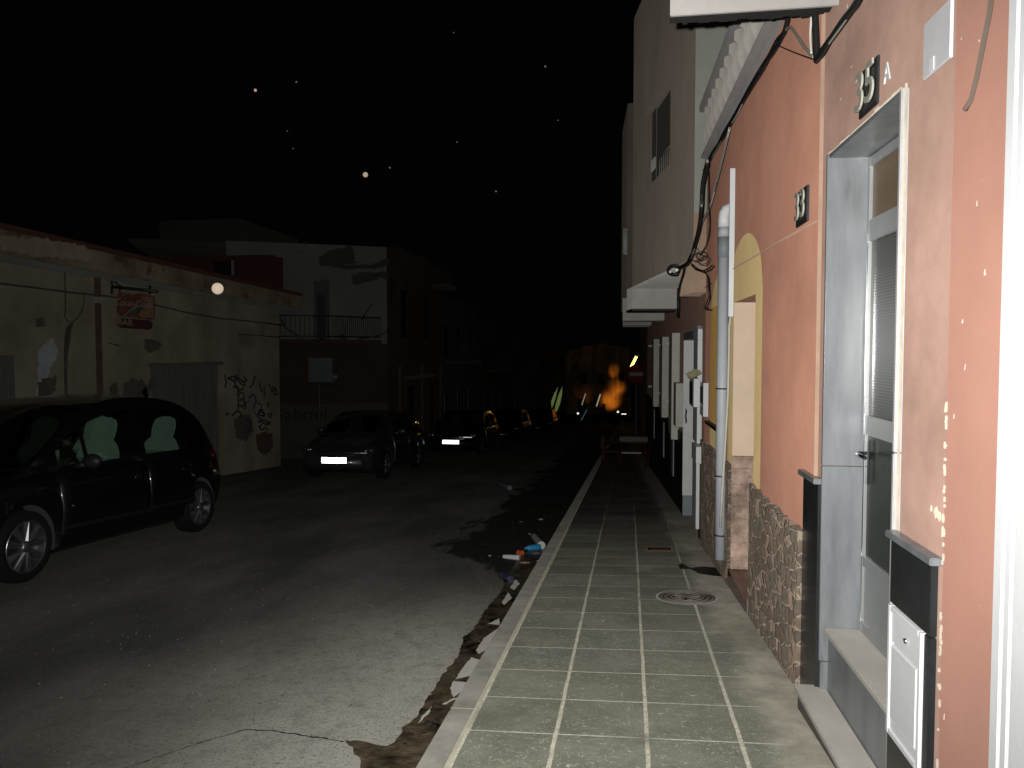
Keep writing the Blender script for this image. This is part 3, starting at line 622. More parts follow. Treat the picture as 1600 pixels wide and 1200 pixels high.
# plinth in crazy stone: irregular upper edge
def stone_band(v0, v1, ztop, amp, nm='stone_plinth', seed=2):
    rnd = random.Random(seed); mb = MB(); v = v0; zt = ztop
    while v < v1-1e-4:
        b = min(v1, v+rnd.uniform(.03, .10)); z2 = ztop+rnd.uniform(-amp, amp)
        mb.quad(W3(-.03, v, GZ), W3(-.03, b, GZ), W3(-.03, b, z2), W3(-.03, v, zt)); mb.quad(W3(-.03, v, zt), W3(-.03, b, z2), W3(0, b, z2), W3(0, v, zt))
        v, zt = b, z2
    mb.quad(W3(-.03, v0, GZ), W3(0, v0, GZ), W3(0, v0, ztop), W3(-.03, v0, ztop)); mb.quad(W3(-.03, v1, GZ), W3(0, v1, GZ), W3(0, v1, zt), W3(-.03, v1, zt))
    return mb.build(nm, STONE, h)
stone_band(4.057, D0, .545, .016)
stone_band(D1, 8.22, .53, .016, seed=5)
# reveal of the doorway: far jamb cream above, split stone below
mb = MB(); mb.box(-.002, .33, D1-.012, D1-.0005, .62, DT-.0005, W3); mb.build('reveal', CREAM, h)
mb = MB(); rnd = random.Random(12); zz = -.30
while zz < .60:
    hh = rnd.uniform(.07, .13); e = min(.615, zz+hh); u = -.01; 
    while u < .33:
        w_ = rnd.uniform(.10, .2); f = min(.33, u+w_); mb.box(u+.003, f-.003, D1-.030-rnd.uniform(0, .012), D1-.0005, zz+.003, e-.003, W3); u = f
    zz = e
mb.build('stone_reveal', STONEP, h, bevel=.008)
MB().box(-.028, .36, D0+.001, D1-.001, -.62, -.30, W3).build('doorstep', REDM, h)
MB().box(.30, .34, D0+.001, D1-.013, -.299, DT-.001, W3).build('door', mat('brown wooden door', (.08, .035, .02), .5), h)
MB().box(-.034, .0, D0-.02, D0, -.64, -.26, W3).build('cement_edge', RIMC, h, bevel=.003)
# thin groove line across the wall
pts = [W3(-.006, v, z) for v, z in ((3.88, 2.085), (4.8, 2.105), (5.6, 2.11), (6.6, 2.125), (7.6, 2.12), (8.2, 2.12))]
MB().tube(pts, .0045, 6).build('wall_cable', mat('painted over cable', (.34, .22, .17), .8), h)
npq = MB().box(-.012, 0, 4.055, 4.285, 2.115, 2.295, W3).build('number_plaque', IRON, h, bevel=.002)
text_mb('33', .20, .003, W3(-.022, 4.172, 2.208), ru, uu, sx=1.12).build('digits', DIGIT, npq)
# edge of render at the joint, its lit brightness put into a paler colour
MB().box(-.004, .012, 3.862, 3.8695, -.2, 3.3, W3).build('render_edge', mat('lit render edge', (0.396, 0.276, 0.204), .85), h)
# balustrade on the roof terrace
MB().box(-.03, .35, 3.9, 8.18, 3.36, 3.43, W3).build('terrace_slab', mat('grimy stone rail', (.2, .185, .18)), h, bevel=.006)
bal = MB().box(-.07, .10, 3.9, 8.18, 3.431, 3.465, W3); bal.box(-.09, .11, 3.9, 8.18, 3.90, 3.97, W3)
bal = bal.build('balustrade', mat('grimy stone rail', (.20, .185, .18), .9, .15, 5, .4, 60), h, bevel=.008)
bprof = [(.060, 0), (.060, .03), (.040, .045), (.050, .07), (.078, .13), (.086, .17), (.074, .22), (.045, .30), (.036, .34), (.046, .36), (.066, .375), (.066, .438)]
b0 = None
for k in range(16):
    p = W3(.01, 4.05+.265*k, 3.462)
    if b0 is None:
        b0 = MB().lathe(bprof, (0, 0, 0), n=18).build('baluster', BALU, None, base=(0, 0, 0)); o = b0
    else:
        o = b0.copy(); COL.objects.link(o)
    o.parent = bal; o.location = p-Vector(h['_b'])
MB().box(-.08, .09, 3.72, 3.899, 3.361, 4.02, W3).build('terrace_pier', CONC, h, bevel=.006)

# drain pipe and conduit in front of the peach wall
p0 = W3(-.058, 6.58, -.42)
ln = thing('drain_pipe', p0, 'grey plastic drain pipe with white elbow in front of peach wall', 'pipe')
def vline(v, u, z0, z1): return [W3(u, v, z0), W3(u, v, z1)]
MB().tube(vline(6.58, -.058, -.285, 2.23), .044, 20).build('pipe', PVC, ln)
MB().tube(vline(6.58, -.058, 2.231, 2.40), .049, 20).build('joint', PVC_D, ln)
MB().tube(vline(6.58, -.058, 2.401, 2.48), .047, 20).build('joint', PVC, ln)
el = [W3(-.058, 6.58, 2.481), W3(-.058, 6.58, 2.55), W3(-.055, 6.58, 2.59), W3(-.040, 6.58, 2.62), W3(-.010, 6.58, 2.635), W3(.03, 6.58, 2.637)]
MB().tube(el, .047, 20).build('elbow', PVC_W, ln)
for z in (.12, .62, 1.35):
    MB().lathe([(.0445, -.006), (.049, -.006), (.049, .006), (.0445, .006)], W3(-.058, 6.58, z-.2), n=24).build('clamp', IRON, ln)
cd = thing('conduit', W3(-.03, 6.72, 1.7), 'straight white conduit beside the drain pipe on the peach wall', 'conduit')
MB().box(-.040, -.0, 6.395, 6.43, 1.74, 2.92, W3).build('channel', PVC_W, cd, bevel=.002)
pts = [W3(-.02, 6.41, 1.74), W3(-.028, 6.43, 1.66), W3(-.024, 6.45, 1.5), W3(-.03, 6.44, 1.1), W3(-.045, 6.45, .7), W3(-.06, 6.48, .3), W3(-.07, 6.50, .0)]
MB().tube(pts, .010, 8).build('cable', CWHITE, cd)

# ------------------------------------------------------------------ projecting board and cables
Yb = 3.66
b_l, b_r = at_Y(1047, 25, Yb), at_Y(1312, 7, Yb)
zb = (b_l.z+b_r.z)/2
sg = thing('projecting_board', (.55, Yb, zb), 'blank white board on black frame sticking out over the pavement', 'sign')
MB().box(b_l.x, b_r.x+.0, Yb, Yb+.02, zb, zb+.5, ident).build('panel', mat('weathered white board', (0.403, 0.384, 0.364), .6, .1, 4, .2, 30, spots=((0.234, 0.215, 0.195), 5, .6, .1)), sg, bevel=.003)
mb = MB(); mb.box(b_l.x+.003, b_r.x-.02, Yb+.0205, Yb+.10, zb+.012, zb+.49, ident); mb.build('backing', DARKUNDER, sg)
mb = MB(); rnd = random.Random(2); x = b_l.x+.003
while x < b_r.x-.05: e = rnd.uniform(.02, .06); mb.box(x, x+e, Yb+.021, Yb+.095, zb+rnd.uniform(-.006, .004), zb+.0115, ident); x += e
mb.build('jagged_edge', DARKUNDER, sg)  # jagged near-black band along the lower edge of the board

cb = thing('cable_bundle', W(-.05, 4.1, 3.0), 'tangled bundle of black and grey cables under the balcony edge', 'cables')
def bundle(path, specs, seed, jit=.018, u=-.05):
    rnd = random.Random(seed)
    for m, r in specs:
        pts = []
        for (x, y) in path:
            p = at_wall(x, y, u+U33); pts.append(p+Vector((0, rnd.uniform(-jit, jit), rnd.uniform(-jit, jit))))
        # smooth
        sm = []
        for i in range(len(pts)-1):
            p_, q_ = pts[max(i-1, 0)], pts[min(i+2, len(pts)-1)]
            for k in range(5):
                t = k/5; a, b = pts[i], pts[i+1]
                sm.append(.5*((2*a)+(-p_+b)*t+(2*p_-5*a+4*b-q_)*t*t+(-p_+3*a-3*b+q_)*t**3))
        sm.append(pts[-1]); MB().tube(sm, r, 8).build('cable', m, cb)
main = [(1262, -40), (1236, 14), (1226, 44), (1212, 72), (1192, 105), (1170, 142), (1150, 178), (1130, 212), (1112, 243), (1100, 268)]
bundle(main, [(CBLACK, .014), (CBLACK, .011), (CGREY, .009), (CGREY, .007), (CBLACK, .009), (CWHITE, .005)], 3, .020)
down = [(1105, 255), (1098, 290), (1096, 325), (1092, 355), (1086, 382), (1079, 402), (1070, 414), (1058, 420)]
bundle(down, [(CBLACK, .016), (CBLACK, .012), (CGREY, .010), (CGREY, .008), (CBLACK, .008)], 5, .02, -.25)
bundle([(1140, 200), (1132, 235), (1122, 275), (1110, 320), (1096, 352), (1090, 390)], [(CWHITE, .009), (CGREY, .007), (CBLACK, .005)], 9, .01, -.10)
bundle([(1107, 268), (1108, 320), (1109, 355), (1104, 380), (1094, 398)], [(CBLACK, .004), (CBLACK, .004)], 10, .01, -.15)
vee = [(1355, -30), (1340, 0), (1322, 28), (1300, 58), (1285, 80), (1275, 92)]
bundle(vee, [(CBLACK, .013), (CBLACK, .012), (CGREY, .008), (CGREY, .006), (CBLACK, .008)], 11, .010)
drop = [(1272, -30), (1273, 10), (1274, 45), (1275, 70), (1276, 93)]
bundle(drop, [(CBLACK, .015), (CBLACK, .014), (CBLACK, .011)], 12, .006)
bundle([(1267, -20), (1268, 20), (1266, 55), (1268, 85)], [(CWHITE, .006), (CBLACK, .004)], 14, .003)
bundle([(1228, 46), (1235, 42), (1246, 56), (1258, 75), (1272, 90)], [(CGREY, .007)], 15, .002)
bundle([(1214, 70), (1232, 78), (1252, 86), (1272, 93)], [(CBLACK, .003)], 16, .001)
# knot of cable ends and small loops
kn = thing('cable_coil', at_wall(1052, 422, -.35), 'knot of black cable ends hanging from the grey overhang', 'cables')
mb = MB(); kc = at_wall(1053, 422, -.30)
for k in range(9):
    a = k*.7; mb.tube([kc+Vector((.07*math.cos(t+a)*(1-.04*k), .04*math.sin(a+t*.5), .05*math.sin(t+a)+.01*math.cos(3*t+k))) for t in [i*.4 for i in range(17)]], .010, 6)
mb.build('coil', CBLACK, kn)
mb = MB()
for x, y in ((1047, 424), (1057, 421)): p = at_wall(x, y, -.42); mb.tube([p, p+Vector((0, -.05, -.01))], .013, 10)
mb.build('cut_end', CWHITE, kn)
mb = MB()
for cx_, cy_, rr in ((1096, 398, .045), (1099, 405, .05), (1090, 401, .05)):
    p = at_wall(cx_, cy_, -.24); mb.tube([p+Vector((rr*math.cos(t), .01*t, rr*.7*math.sin(t))) for t in [i*.35 for i in range(19)]], .004, 6)
for path in ([(1081, 412), (1090, 420), (1098, 423), (1108, 420), (1114, 413)], [(1100, 423), (1106, 432), (1107, 450), (1108, 464), (1104, 474), (1101, 481), (1110, 482)],
             [(1070, 416), (1068, 428), (1063, 444), (1060, 462), (1060, 478), (1059, 495)], [(1080, 414), (1086, 420), (1100, 424)]):
    mb.tube([at_wall(x, y, -.24) for x, y in path], .006 if path[0][0] > 1075 else .014, 6)
mb.build('loose_wire', CBLACK, kn)

# ------------------------------------------------------------------ grey overhanging house
def wp(px, Y):  # plan position on the ray of a column
    p = at_Y(px, 548, Y); return p
h = thing('overhanging_house', W(0, 10, -.7), 'house with grey rendered upper storey jutting over a brown ground floor', 'house')
o0 = Vector((.655, 8.26, 0)); ang = R(9.91)
def G(d, t, z):  # d outwards into the house, t along the grey face
    return o0+Vector((d*math.cos(ang)-t*math.sin(ang), d*math.sin(ang)+t*math.cos(ang), z))
TT = 3.58
wt0, wt1, wz0, wz1 = 1.12, 2.68, 3.68, 4.74
facade(MB(), 0, TT, 2.43, 6.4, 0, .22, [(wt0, wt1, wz0, wz1)], G).build('upper_wall', GREYR, h)
mb = MB(); mb.quad(G(.22, 0, 2.9), G(3.2, -.45, 2.9), G(3.2, -.45, 6.4), G(.22, 0, 6.4)); mb.quad(G(.002, -.001, 2.9), G(.22, -.002, 2.9), G(.22, -.002, 6.4), G(.002, -.001, 6.4)); mb.build('side_wall', GREENR, h)
mb = MB(); mb.box(.001, .5, -.012, .62, 2.075, 2.9, G); mb.build('corner_pier', mat('peach corner render', (.52, .37, .27), .85, .12, 3, .4, 60), h, bevel=.004)
mb = MB(); mb.box(.005, 1.0, .621, TT, 2.40, 2.429, G); mb.build('soffit', CONC, h)
mb = MB(); mb.box(.004, .8, TT+.001, TT+.5, 2.10, 2.43, G); mb.build('soffit_beam', CONC, h, bevel=.004)
mb = MB(); mb.box(-.0, .8, TT+.001, TT+.52, 2.07, 2.099, G); mb.build('drip_edge', IRON, h)
win = MB(); win.box(.11, .13, wt0+.04, wt1-.28, wz0+.04, wz1-.04, G); win = win.build('window', mat('dark shutter slats', (.055, .052, .046), .7, .1, 3, .2, 40), h)
MB().box(.10, .109, wt1-.28, wt1-.001, wz0+.001, wz1-.001, G).build('pane', mat('dull grey pane', (.19, .2, .185), .5), win)
MB().box(.085, .099, wt1-.27, wt1-.01, 3.93, 4.08, G).build('sticker', mat('pale paper square', (.5, .5, .42), .8), win)
mb = MB()
for k in range(7): mb.tube([G(.06, wt0+.2+.11*k, wz0+.01), G(.06, wt0+.2+.11*k, wz0+.28)], .006, 6)
mb.tube([G(.06, wt0+.15, wz0+.28), G(.06, wt0+.95, wz0+.28)], .006, 6); mb.build('guard_rail', CGREY, win)
# ground floor
door_v0, door_v1 = 8.98, 10.42
WINS = [(11.55, 12.35), (13.62, 14.7), (16.2, 17.6)]
facade(MB(), 8.221, 21, -2.2, 2.42, 0, .3, [(door_v0, door_v1, -2.19, 1.70)]+[(a, b, .35, 1.62) for a, b in WINS], W).build('ground_floor_wall', BROWNW, h)
facade(MB(), 8.221, door_v0-.3, -1.1, .50, -.015, -.001, [], W).build('plinth', TILEBR, h)
facade(MB(), door_v1+.1, 21, -2.1, .33, -.02, -.001, [], W).build('plinth', TILEBR, h)
mb = MB()
n = 12; vv0, vv1 = 8.58, door_v0+.02
mb.box(-.05, -.0005, vv0, vv1, .45, 1.58, W); mb.box(-.05, -.0005, vv0+.02, vv1, -.5, .30, W)
mb.prism([W(-.05, vv0, 1.581), W(-.05, vv1, 1.581), W(-.05, vv1+.14, 1.70), W(-.05, vv1+.20, 1.74), W(-.05, vv0+.10, 1.74), W(-.05, vv0, 1.70)], W(.049, 0, 0)-W(0, 0, 0))
mb.box(-.08, -.0005, vv0-.22, vv1-.18, .26, .44, W)
ds = mb.build('door_surround', WHITE, h, bevel=.004)
mb = MB(); mb.box(-.03, .30, door_v1-.03, door_v1-.001, -.46, 1.60, W); mb.build('door_jamb', mat('white marble jamb', (0.699, 0.722, 0.722), .5, .08, 4, .1, 40), h, bevel=.003)
MB().box(-.025, .30, door_v1-.028, door_v1-.002, -.9, -.461, W).build('jamb_foot', PVC_D, h)
MB().box(-.03, .3, door_v0+.02, door_v1-.031, 1.61, 1.70, W).build('arch_head', PVC_D, h)
MB().box(.26, .3, door_v0, door_v1-.031, -.9, 1.609, W).build('door', mat('dark varnished door', (.05, .03, .02), .5), h)
mb = MB()
for z in (.50, .66): mb.box(-.0, .012, door_v1-.05, door_v1-.03, z, z+.05, W)
mb.tube([W(.01, door_v1-.05, .52), W(.0, door_v1-.06, .60), W(.01, door_v1-.05, .68)], .012, 6); mb.build('knocker', IRON, h)
WMAR = mat('pale window marble', (0.56, 0.56, 0.5), .6, .1, 4, .1, 40)
for k, (a, b) in enumerate(WINS):
    wf = MB(); z0_, z1_ = (.18, 1.72) if k == 0 else (.32, 1.70)
    wf.box(-.11, -.0005, a-.24, a-.20, z0_, z1_, W)
    wf.prism([W(-.11, a-.20, z1_), W(-.11, a+.30, z1_-.01), W(-.11, a+.30, z0_+.12), W(-.11, a-.20, z0_)], W(.02, 0, 0)-W(0, 0, 0))
    wf = wf.build('window_surround', WMAR, h, bevel=.003)
    MB().box(.10, .12, a, b, .35, 1.62, W).build('pane', DARK, wf)
    for z in (.62, 1.55): MB().box(-.12, -.0, b+.35, b+.38, z, z+.045, W).build('bar', WMAR, wf)
MB().box(-.10, -.0005, 10.7, 11.1, .42, 1.02, W).build('cabinet', WMAR, h, bevel=.003)
for a in (11.9, 14.0, 17.0): MB().box(-.035, -.021, a, a+.4, -.45, .18, W).build('cellar_hatch', mat('grey hatch metal', (.30, .31, .31), .5), h)
MB().box(-.035, -.0155, 7.55, 7.85, -.45, .15, W).build('meter_lid', mat('grey blue lid', (.16, .18, .19), .5), h)
# meter boxes on the wall
mbx = thing('meter_box', W(0, 8.9, .9), 'white meter box with little olive tiled roof by the white doorway', 'meter box', 'meter boxes on the brown wall')
MB().box(-.118, -.052, 8.30, 8.72, .87, 1.17, W).build('case', WHITE, mbx, bevel=.003)
MB().box(-.124, -.1185, 8.34, 8.70, .89, 1.13, W).build('glass_door', mat('dark mesh glass', (.05, .055, .055), .4), mbx)
rf = MB(); rf.prism([W(-.145, 8.25, 1.175), W(-.145, 8.78, 1.175), W(-.05, 8.78, 1.225), W(-.05, 8.25, 1.225)], (0, 0, .02))
for k in range(5): rf.tube([W(-.15, 8.29+.11*k, 1.19), W(-.05, 8.29+.11*k, 1.245)], .024, 8)
rf.build('tiled_roof', ROOFT, mbx)
mbx = thing('meter_box', W(0, 8.2, .9), 'smaller white meter box nearest the yellow window', 'meter box', 'meter boxes on the brown wall')
MB().box(-.062, -.001, 7.93, 8.22, .80, 1.14, W).build('case', WHITE, mbx, bevel=.003)
MB().box(-.068, -.0625, 7.97, 8.18, .93, 1.10, W).build('glass_door', DARK, mbx)

# farther overhang on the right
h = thing('far_overhang_house', W(0, 17, -1.2), 'farther dark house whose bay and white slabs stick out past the grey one', 'house')
def box_px(pxl, pxr, yt, yb, Y, depth, nm, m, par):
    a, b = at_Y(pxl, yt, Y), at_Y(pxr, yb, Y); return MB().box(a.x, b.x, Y, Y+depth, b.z, a.z).build(nm, m, par)
a, b = at_Y(969, 480, 14.6), at_Y(1010, 160, 14.6)
mb = MB(); mb.add([Vector(p) for p in ((a.x+.12, 14.6, a.z), (b.x+.5, 14.6, a.z), (b.x+.5, 14.6, b.z), (a.x+.12, 14.6, b.z), (a.x, 16.5, a.z), (b.x+.5, 16.5, a.z), (b.x+.5, 16.5, b.z), (a.x, 16.5, b.z))],
    [(0, 1, 2, 3), (4, 5, 6, 7), (0, 3, 7, 4), (1, 2, 6, 5), (0, 1, 5, 4), (3, 2, 6, 7)]); mb.build('bay', GREYR, h)
box_px(973, 1041, 488, 500, 14.55, .5, 'balcony_slab', CONC, h)
box_px(973, 980, 466, 487.5, 14.55, .1, 'parapet_end', CONC, h)
box_px(973, 1022, 502, 508, 19, 1.5, 'balcony_slab', CONC, h)
mb = MB()
for k in range(4):
    a = at_Y(974.5+1.6*k, 358, 14.5); b = at_Y(974.5+1.6*k, 397, 14.5); mb.tube([a, b], .008, 6)
for y in (358, 397): mb.tube([at_Y(974, y, 14.5), at_Y(981, y, 14.5)], .008, 6)
mb.build('railing', WHITE, h)
facade(MB(), 21.001, 27, -6, 4.3, .02, .5, [], W).build('street_wall', FARB, h)

# ------------------------------------------------------------------ left low building
XL = -8.77
def LZ(px, py): p = at_X(px, py, XL); return p.y, p.z
h = thing('low_shop_building', (XL, 12, -.9), 'low flat-roofed building with cracked ochre plaster and sagging cornice', 'building')
def Lf(d, y, z): return Vector((XL-d, y, z))
yc = LZ(437, 600)[0]
top0, top1 = LZ(0, 399), LZ(440, 479)
s_r = (top1[1]-top0[1])/(top1[0]-top0[0])
zr = lambda y: top0[1]+s_r*(y-top0[0])
gy0, gz0 = LZ(235, 568); gy1, gz1 = LZ(347, 569)
wy0, wz1_ = LZ(-30, 555); wy1, _ = LZ(27, 557)
# shear frame so the roof line falls slightly with the street
def Ls(d, y, z): return Vector((XL-d, y, z if z < 0 else z+s_r*(y-top0[0])*(z/max(top0[1], .1))))
zt = top0[1]
facade(MB(), 4, yc, -2.2, zt, 0, .4, [(gy0, gy1, -2.19, gz0-s_r*(gy0-top0[0])*.6), (wy0, wy1, -2.0, wz1_)], Ls).build('wall', LEFTW, h)
def cx(d0, d1, y0, y1, k0, k1):
    return MB().add([Vector((XL+d, y, zr(y)+k)) for y in (y0, y1) for d, k in ((d0, k0), (d1, k0), (d1, k1), (d0, k1))], [(0, 1, 2, 3), (7, 6, 5, 4), (0, 4, 5, 1), (1, 5, 6, 2), (2, 6, 7, 3), (3, 7, 4, 0)])
def yT(px, py): return LZ(px, py)
ct0, ct1 = LZ(0, 353), LZ(470, 458)
hh = ct0[1]-zr(ct0[0])
cx(-.4, .20, 4, yc+.9, .001, hh*.80).build('cornice', LEFTC, h, bevel=.02)
cx(-.4, .235, 4, yc+.9, hh*.801, hh).build('coping', REDCLAY, h, bevel=.015)
cx(.0, .12, 4, yc+.9, -.09, .0).build('cornice_lip', mat('grey cornice lip', (0.135, 0.14, 0.125), .9, .2, 2, .4, 30), h, bevel=.02)
gd = MB(); npl = 16
for k in range(npl):
    a = gy0+(gy1-gy0)*k/npl; b = gy0+(gy1-gy0)*(k+1)/npl; gd.box(.10+(.006 if k % 2 else 0), .14, a+.006, b-.006, -2.0, gz0+.2, Lf)
gd.build('garage_door', GREYDOOR, h)
mb = MB(); mb.box(-.02, -.001, gy0-.05, gy1+.05, gz1-.01, gz1+.06, Lf); mb.build('door_lintel', LGREY, h)
MB().box(.05, .10, wy0, wy1, -2, wz1_+.02, Lf).build('shutter', GREYDOOR, h)
# brown down pipe
pts = [at_X(152, 430, XL+.06), at_X(152, 640, XL+.06)]
pts[1].y = pts[0].y; MB().tube([pts[0], pts[1]+Vector((0, 0, -.8))], .05, 10).build('down_pipe', mat('rusty brown down pipe', (0.0725, 0.0456, 0.0355), .85, .3, 4, .4, 30), h)
a = at_X(152, 466, XL+.06); MB().tube([Vector((a.x, pts[0].y, a.z-.08)), Vector((a.x, pts[0].y, a.z+.02))], .062, 12).build('pipe_collar', LWHITE, h)
def patch(px, nm, m, lift=.004, seed=1, amp=.03):
    rnd = random.Random(seed); P = [at_X(x, y, XL+lift) for x, y in px]; out = []
    for i in range(len(P)):
        a_, b_ = P[i], P[(i+1) % len(P)]; n_ = max(1, int((b_-a_).length/.045))
        for k in range(n_): out.append(a_.lerp(b_, k/n_)+Vector((0, rnd.uniform(-amp, amp), rnd.uniform(-amp, amp))))
    return MB().add(out, [tuple(range(len(out)))]).build(nm, m, h)
patch([(62, 545), (80, 528), (84, 540), (92, 542), (88, 560), (78, 575), (74, 600), (60, 622), (55, 640), (58, 600), (60, 570)], 'torn_poster', PATCHW, seed=2)
patch([(58, 600), (70, 590), (88, 588), (86, 612), (78, 622), (60, 625)], 'fallen_plaster', PATCHD, .006, 3)
patch([(188, 628), (195, 600), (208, 590), (222, 594), (230, 608), (232, 628), (210, 640)], 'fallen_plaster', PATCHD, .005, 4)
patch([(225, 532), (240, 530), (252, 535), (250, 548), (238, 552), (226, 545)], 'fallen_plaster', PATCHD, .005, 5)
patch([(170, 605), (182, 598), (186, 618), (180, 632), (172, 628)], 'fallen_plaster', PATCHD, .005, 6)
patch([(222, 608), (232, 600), (236, 590), (240, 600), (232, 620), (226, 628)], 'fallen_plaster', PATCHD, .005, 7)
patch([(365, 655), (378, 648), (392, 650), (396, 672), (385, 690), (370, 684)], 'fallen_plaster', PATCHD, .005, 8)
patch([(400, 680), (412, 674), (426, 678), (427, 700), (415, 712), (402, 704)], 'fallen_plaster', LTERRA, .005, 9)
patch([(55, 498), (70, 496), (71, 510), (56, 511)], 'vent_grille', PATCHD, .006, 10, .004)
patch([(0, 368), (60, 372), (130, 382), (150, 400), (138, 408), (60, 400), (0, 392)], 'loose_render', mat('pale loose render', (0.21, 0.18, 0.13), .95, .2, 3, .5, 30), .24, 11)
def strokes(lst, r, m, nm, X_, par, n=5):
    mb = MB()
    for path in lst: mb.tube([at_X(x, y, X_) for x, y in path], r, n)
    return mb.build(nm, m, par)
strokes([[(101, 425), (101, 440), (102, 455), (102, 480), (101, 495), (107, 503)], [(131, 456), (131, 470), (128, 485), (120, 498), (110, 506)], ], .012, PATCHD, 'crack', XL+.002, h)
mb = MB(); mb.tube([at_X(x, y, XL+.0) for x, y in ((112, 504), (106, 515), (104, 530), (102, 555), (102, 590), (103, 625))], [.03, .05, .055, .035, .03, .025], 7); mb.build('crack', PATCHD, h)
strokes([[(0, 443), (50, 449), (110, 457), (170, 463), (240, 476), (290, 488), (340, 497), (400, 503), (440, 508)]], .016, mat('old black wire', (.05, .045, .04), .7), 'wall_wire', XL+.02, h)
strokes([[(170, 536), (185, 540)], [(372, 522), (400, 524), (437, 527)], [(0, 388), (40, 394), (90, 404), (130, 412)]], .012, PATCHD, 'crack', XL+.004, h)
# graffiti
G1 = [[(350, 586), (353, 596), (351, 606)], [(356, 592), (362, 588), (370, 590), (374, 598), (381, 603), (384, 592), (380, 588)], [(369, 585), (366, 598), (373, 612), (379, 606)],
      [(398, 588), (394, 600), (390, 606)], [(371, 628), (373, 615), (379, 613), (381, 622), (374, 626)], [(371, 640), (372, 628)], [(380, 620), (381, 630)],
      [(405, 598), (408, 612), (413, 604), (412, 620)], [(420, 600), (425, 612), (430, 606), (428, 618), (434, 615)], [(388, 622), (396, 616), (400, 626), (395, 640)],
      [(403, 630), (409, 632), (404, 648), (410, 650)], [(416, 632), (420, 630), (418, 636)], [(402, 652), (404, 641), (410, 640), (412, 652)], [(418, 645), (420, 652), (423, 645), (424, 653)],
      [(362, 650), (370, 642), (376, 645), (374, 655)], [(405, 668), (410, 660), (416, 664), (422, 660)], [(352, 648), (357, 646)], [(384, 655), (391, 660), (390, 672), (384, 676)], [(355, 590), (366, 596), (372, 590), (379, 597), (385, 594)], [(371, 632), (378, 636), (384, 628), (381, 640)], [(402, 660), (412, 656), (420, 662)], [(398, 645), (406, 655), (404, 640), (414, 648)], [(425, 604), (432, 610), (427, 616)], [(364, 604), (372, 606), (370, 618)], [(404, 666), (408, 672), (415, 668), (418, 673)]]
gr = strokes(G1, .026, SPRAY, 'graffiti', XL-.004, h)
G2 = [[(392, 610), (388, 622), (394, 634), (402, 630), (400, 618)], [(396, 640), (400, 652), (408, 656)], [(410, 606), (416, 614), (412, 624)]]
strokes(G2, .028, SPRAYB, 'graffiti', XL-.012, h)

# projecting soda sign of the shop
p = at_X(176, 460, XL); sgn = thing('hanging_bar_sign', (XL+.02, p.y, p.z), 'rusty bracket sign with faded cola advert above a dark oval name plate', 'sign')
Ysg = p.y
# the sign hangs at right angles to the wall, facing the camera side
def S(x, y, d=0):
    q = at_Y(x, y, Ysg-.02+d); return q
def plate(pl, d, th, nm, m, par):
    P = [S(x, y, d) for x, y in pl]; return MB().prism(P, (0, th, 0)).build(nm, m, par)
MB().tube([S(173, 430), S(173, 460)], .035, 8).build('wall_bar', IRON, sgn)
MB().tube([S(174, 448), S(246, 455)], .026, 8).build('arm', IRON, sgn)
MB().tube([S(179, 440), S(186, 446), S(196, 450)], .014, 6).build('brace', IRON, sgn)
MB().tube([S(234, 446), S(234, 459)], .02, 6).build('hanger', IRON, sgn)
MB().tube([S(187, 451), S(187, 457)], .015, 6).build('hanger', IRON, sgn)
board = plate([(184, 457), (196, 456), (230, 460), (240, 464), (240, 496), (234, 499), (190, 494), (182, 488)], .01, .03, 'advert_board', SODA_R, sgn)
plate([(222, 463), (240, 466), (240, 497), (222, 496), (216, 492), (226, 478)], .004, .004, 'amber_field', SODA_Y, board)
plate([(197, 490), (201, 493), (211, 493), (222, 484), (228, 476), (232, 473), (231, 471), (225, 472), (216, 478), (206, 484)], -.004, .004, 'bottle_picture', BOTG, board)
Rr, Uu = (S(240, 470)-S(184, 465)).normalized(), Vector((0, 0, 1))
text_mb('Coca-Cola', .165, .002, S(206, 474, -.012), Rr, Uu, .4).build('lettering', SODA_W, board)
mb = MB(); mb.tube([S(x, y, -.006) for x, y in ((192, 462), (197, 458), (204, 458), (210, 459))], .012, 6); mb.tube([S(x, y, -.006) for x, y in ((184, 490), (190, 496), (205, 484), (214, 478))], .010, 6); mb.build('cream_swash', SODA_W, board)
ov = []
for k in range(24):
    t = 2*math.pi*k/24; sx_ = 1 if math.cos(t) > 0 else -1
    ov.append((210+sx_*19+7*math.cos(t)*1.1, 506+7.5*math.sin(t)+sx_*1.2))
np_ = plate(ov, .01, .03, 'name_plate', MAROON, sgn)
text_mb('BAR', .155, .002, S(196, 504, -.002), Rr, Uu).build('lettering', SODA_W, np_)

# ------------------------------------------------------------------ white two-storey house behind
C0 = Vector((-7.1, 22.0, 0)); dirw = (Vector((-11.0, 20.1, 0))-C0).normalized(); nw = Vector((dirw.y, -dirw.x, 0))
if nw.y > 0: nw = -nw
def Wh(d, t, z): return C0-nw*d+dirw*t+Vector((0, 0, z))
def wh(px, py, d=0):
    q = at_plane(px, py, C0-nw*d, nw); r_ = q-C0; return r_.dot(dirw), q.z
ztop = wh(607, 386)[1]; zbal = wh(520, 531)[1]
h = thing('white_balcony_house', C0+Vector((0, 0, -1.7)), 'two storey whitewashed corner house with balcony and terracotta ground floor', 'house')
dt0, dt1 = wh(515, 500)[0], wh(491, 500)[0]; dz1 = wh(500, 458)[1]
facade(MB(), 0, 4.45, zbal-.12, ztop, 0, .3, [(dt0, dt1, zbal+.02, dz1+.35)], Wh).build('upper_wall', LWHITE, h)
MB().box(.03, .08, dt0, dt1, dz1-.05, dz1+.35, Wh).build('door_blind', DOORBL, h)
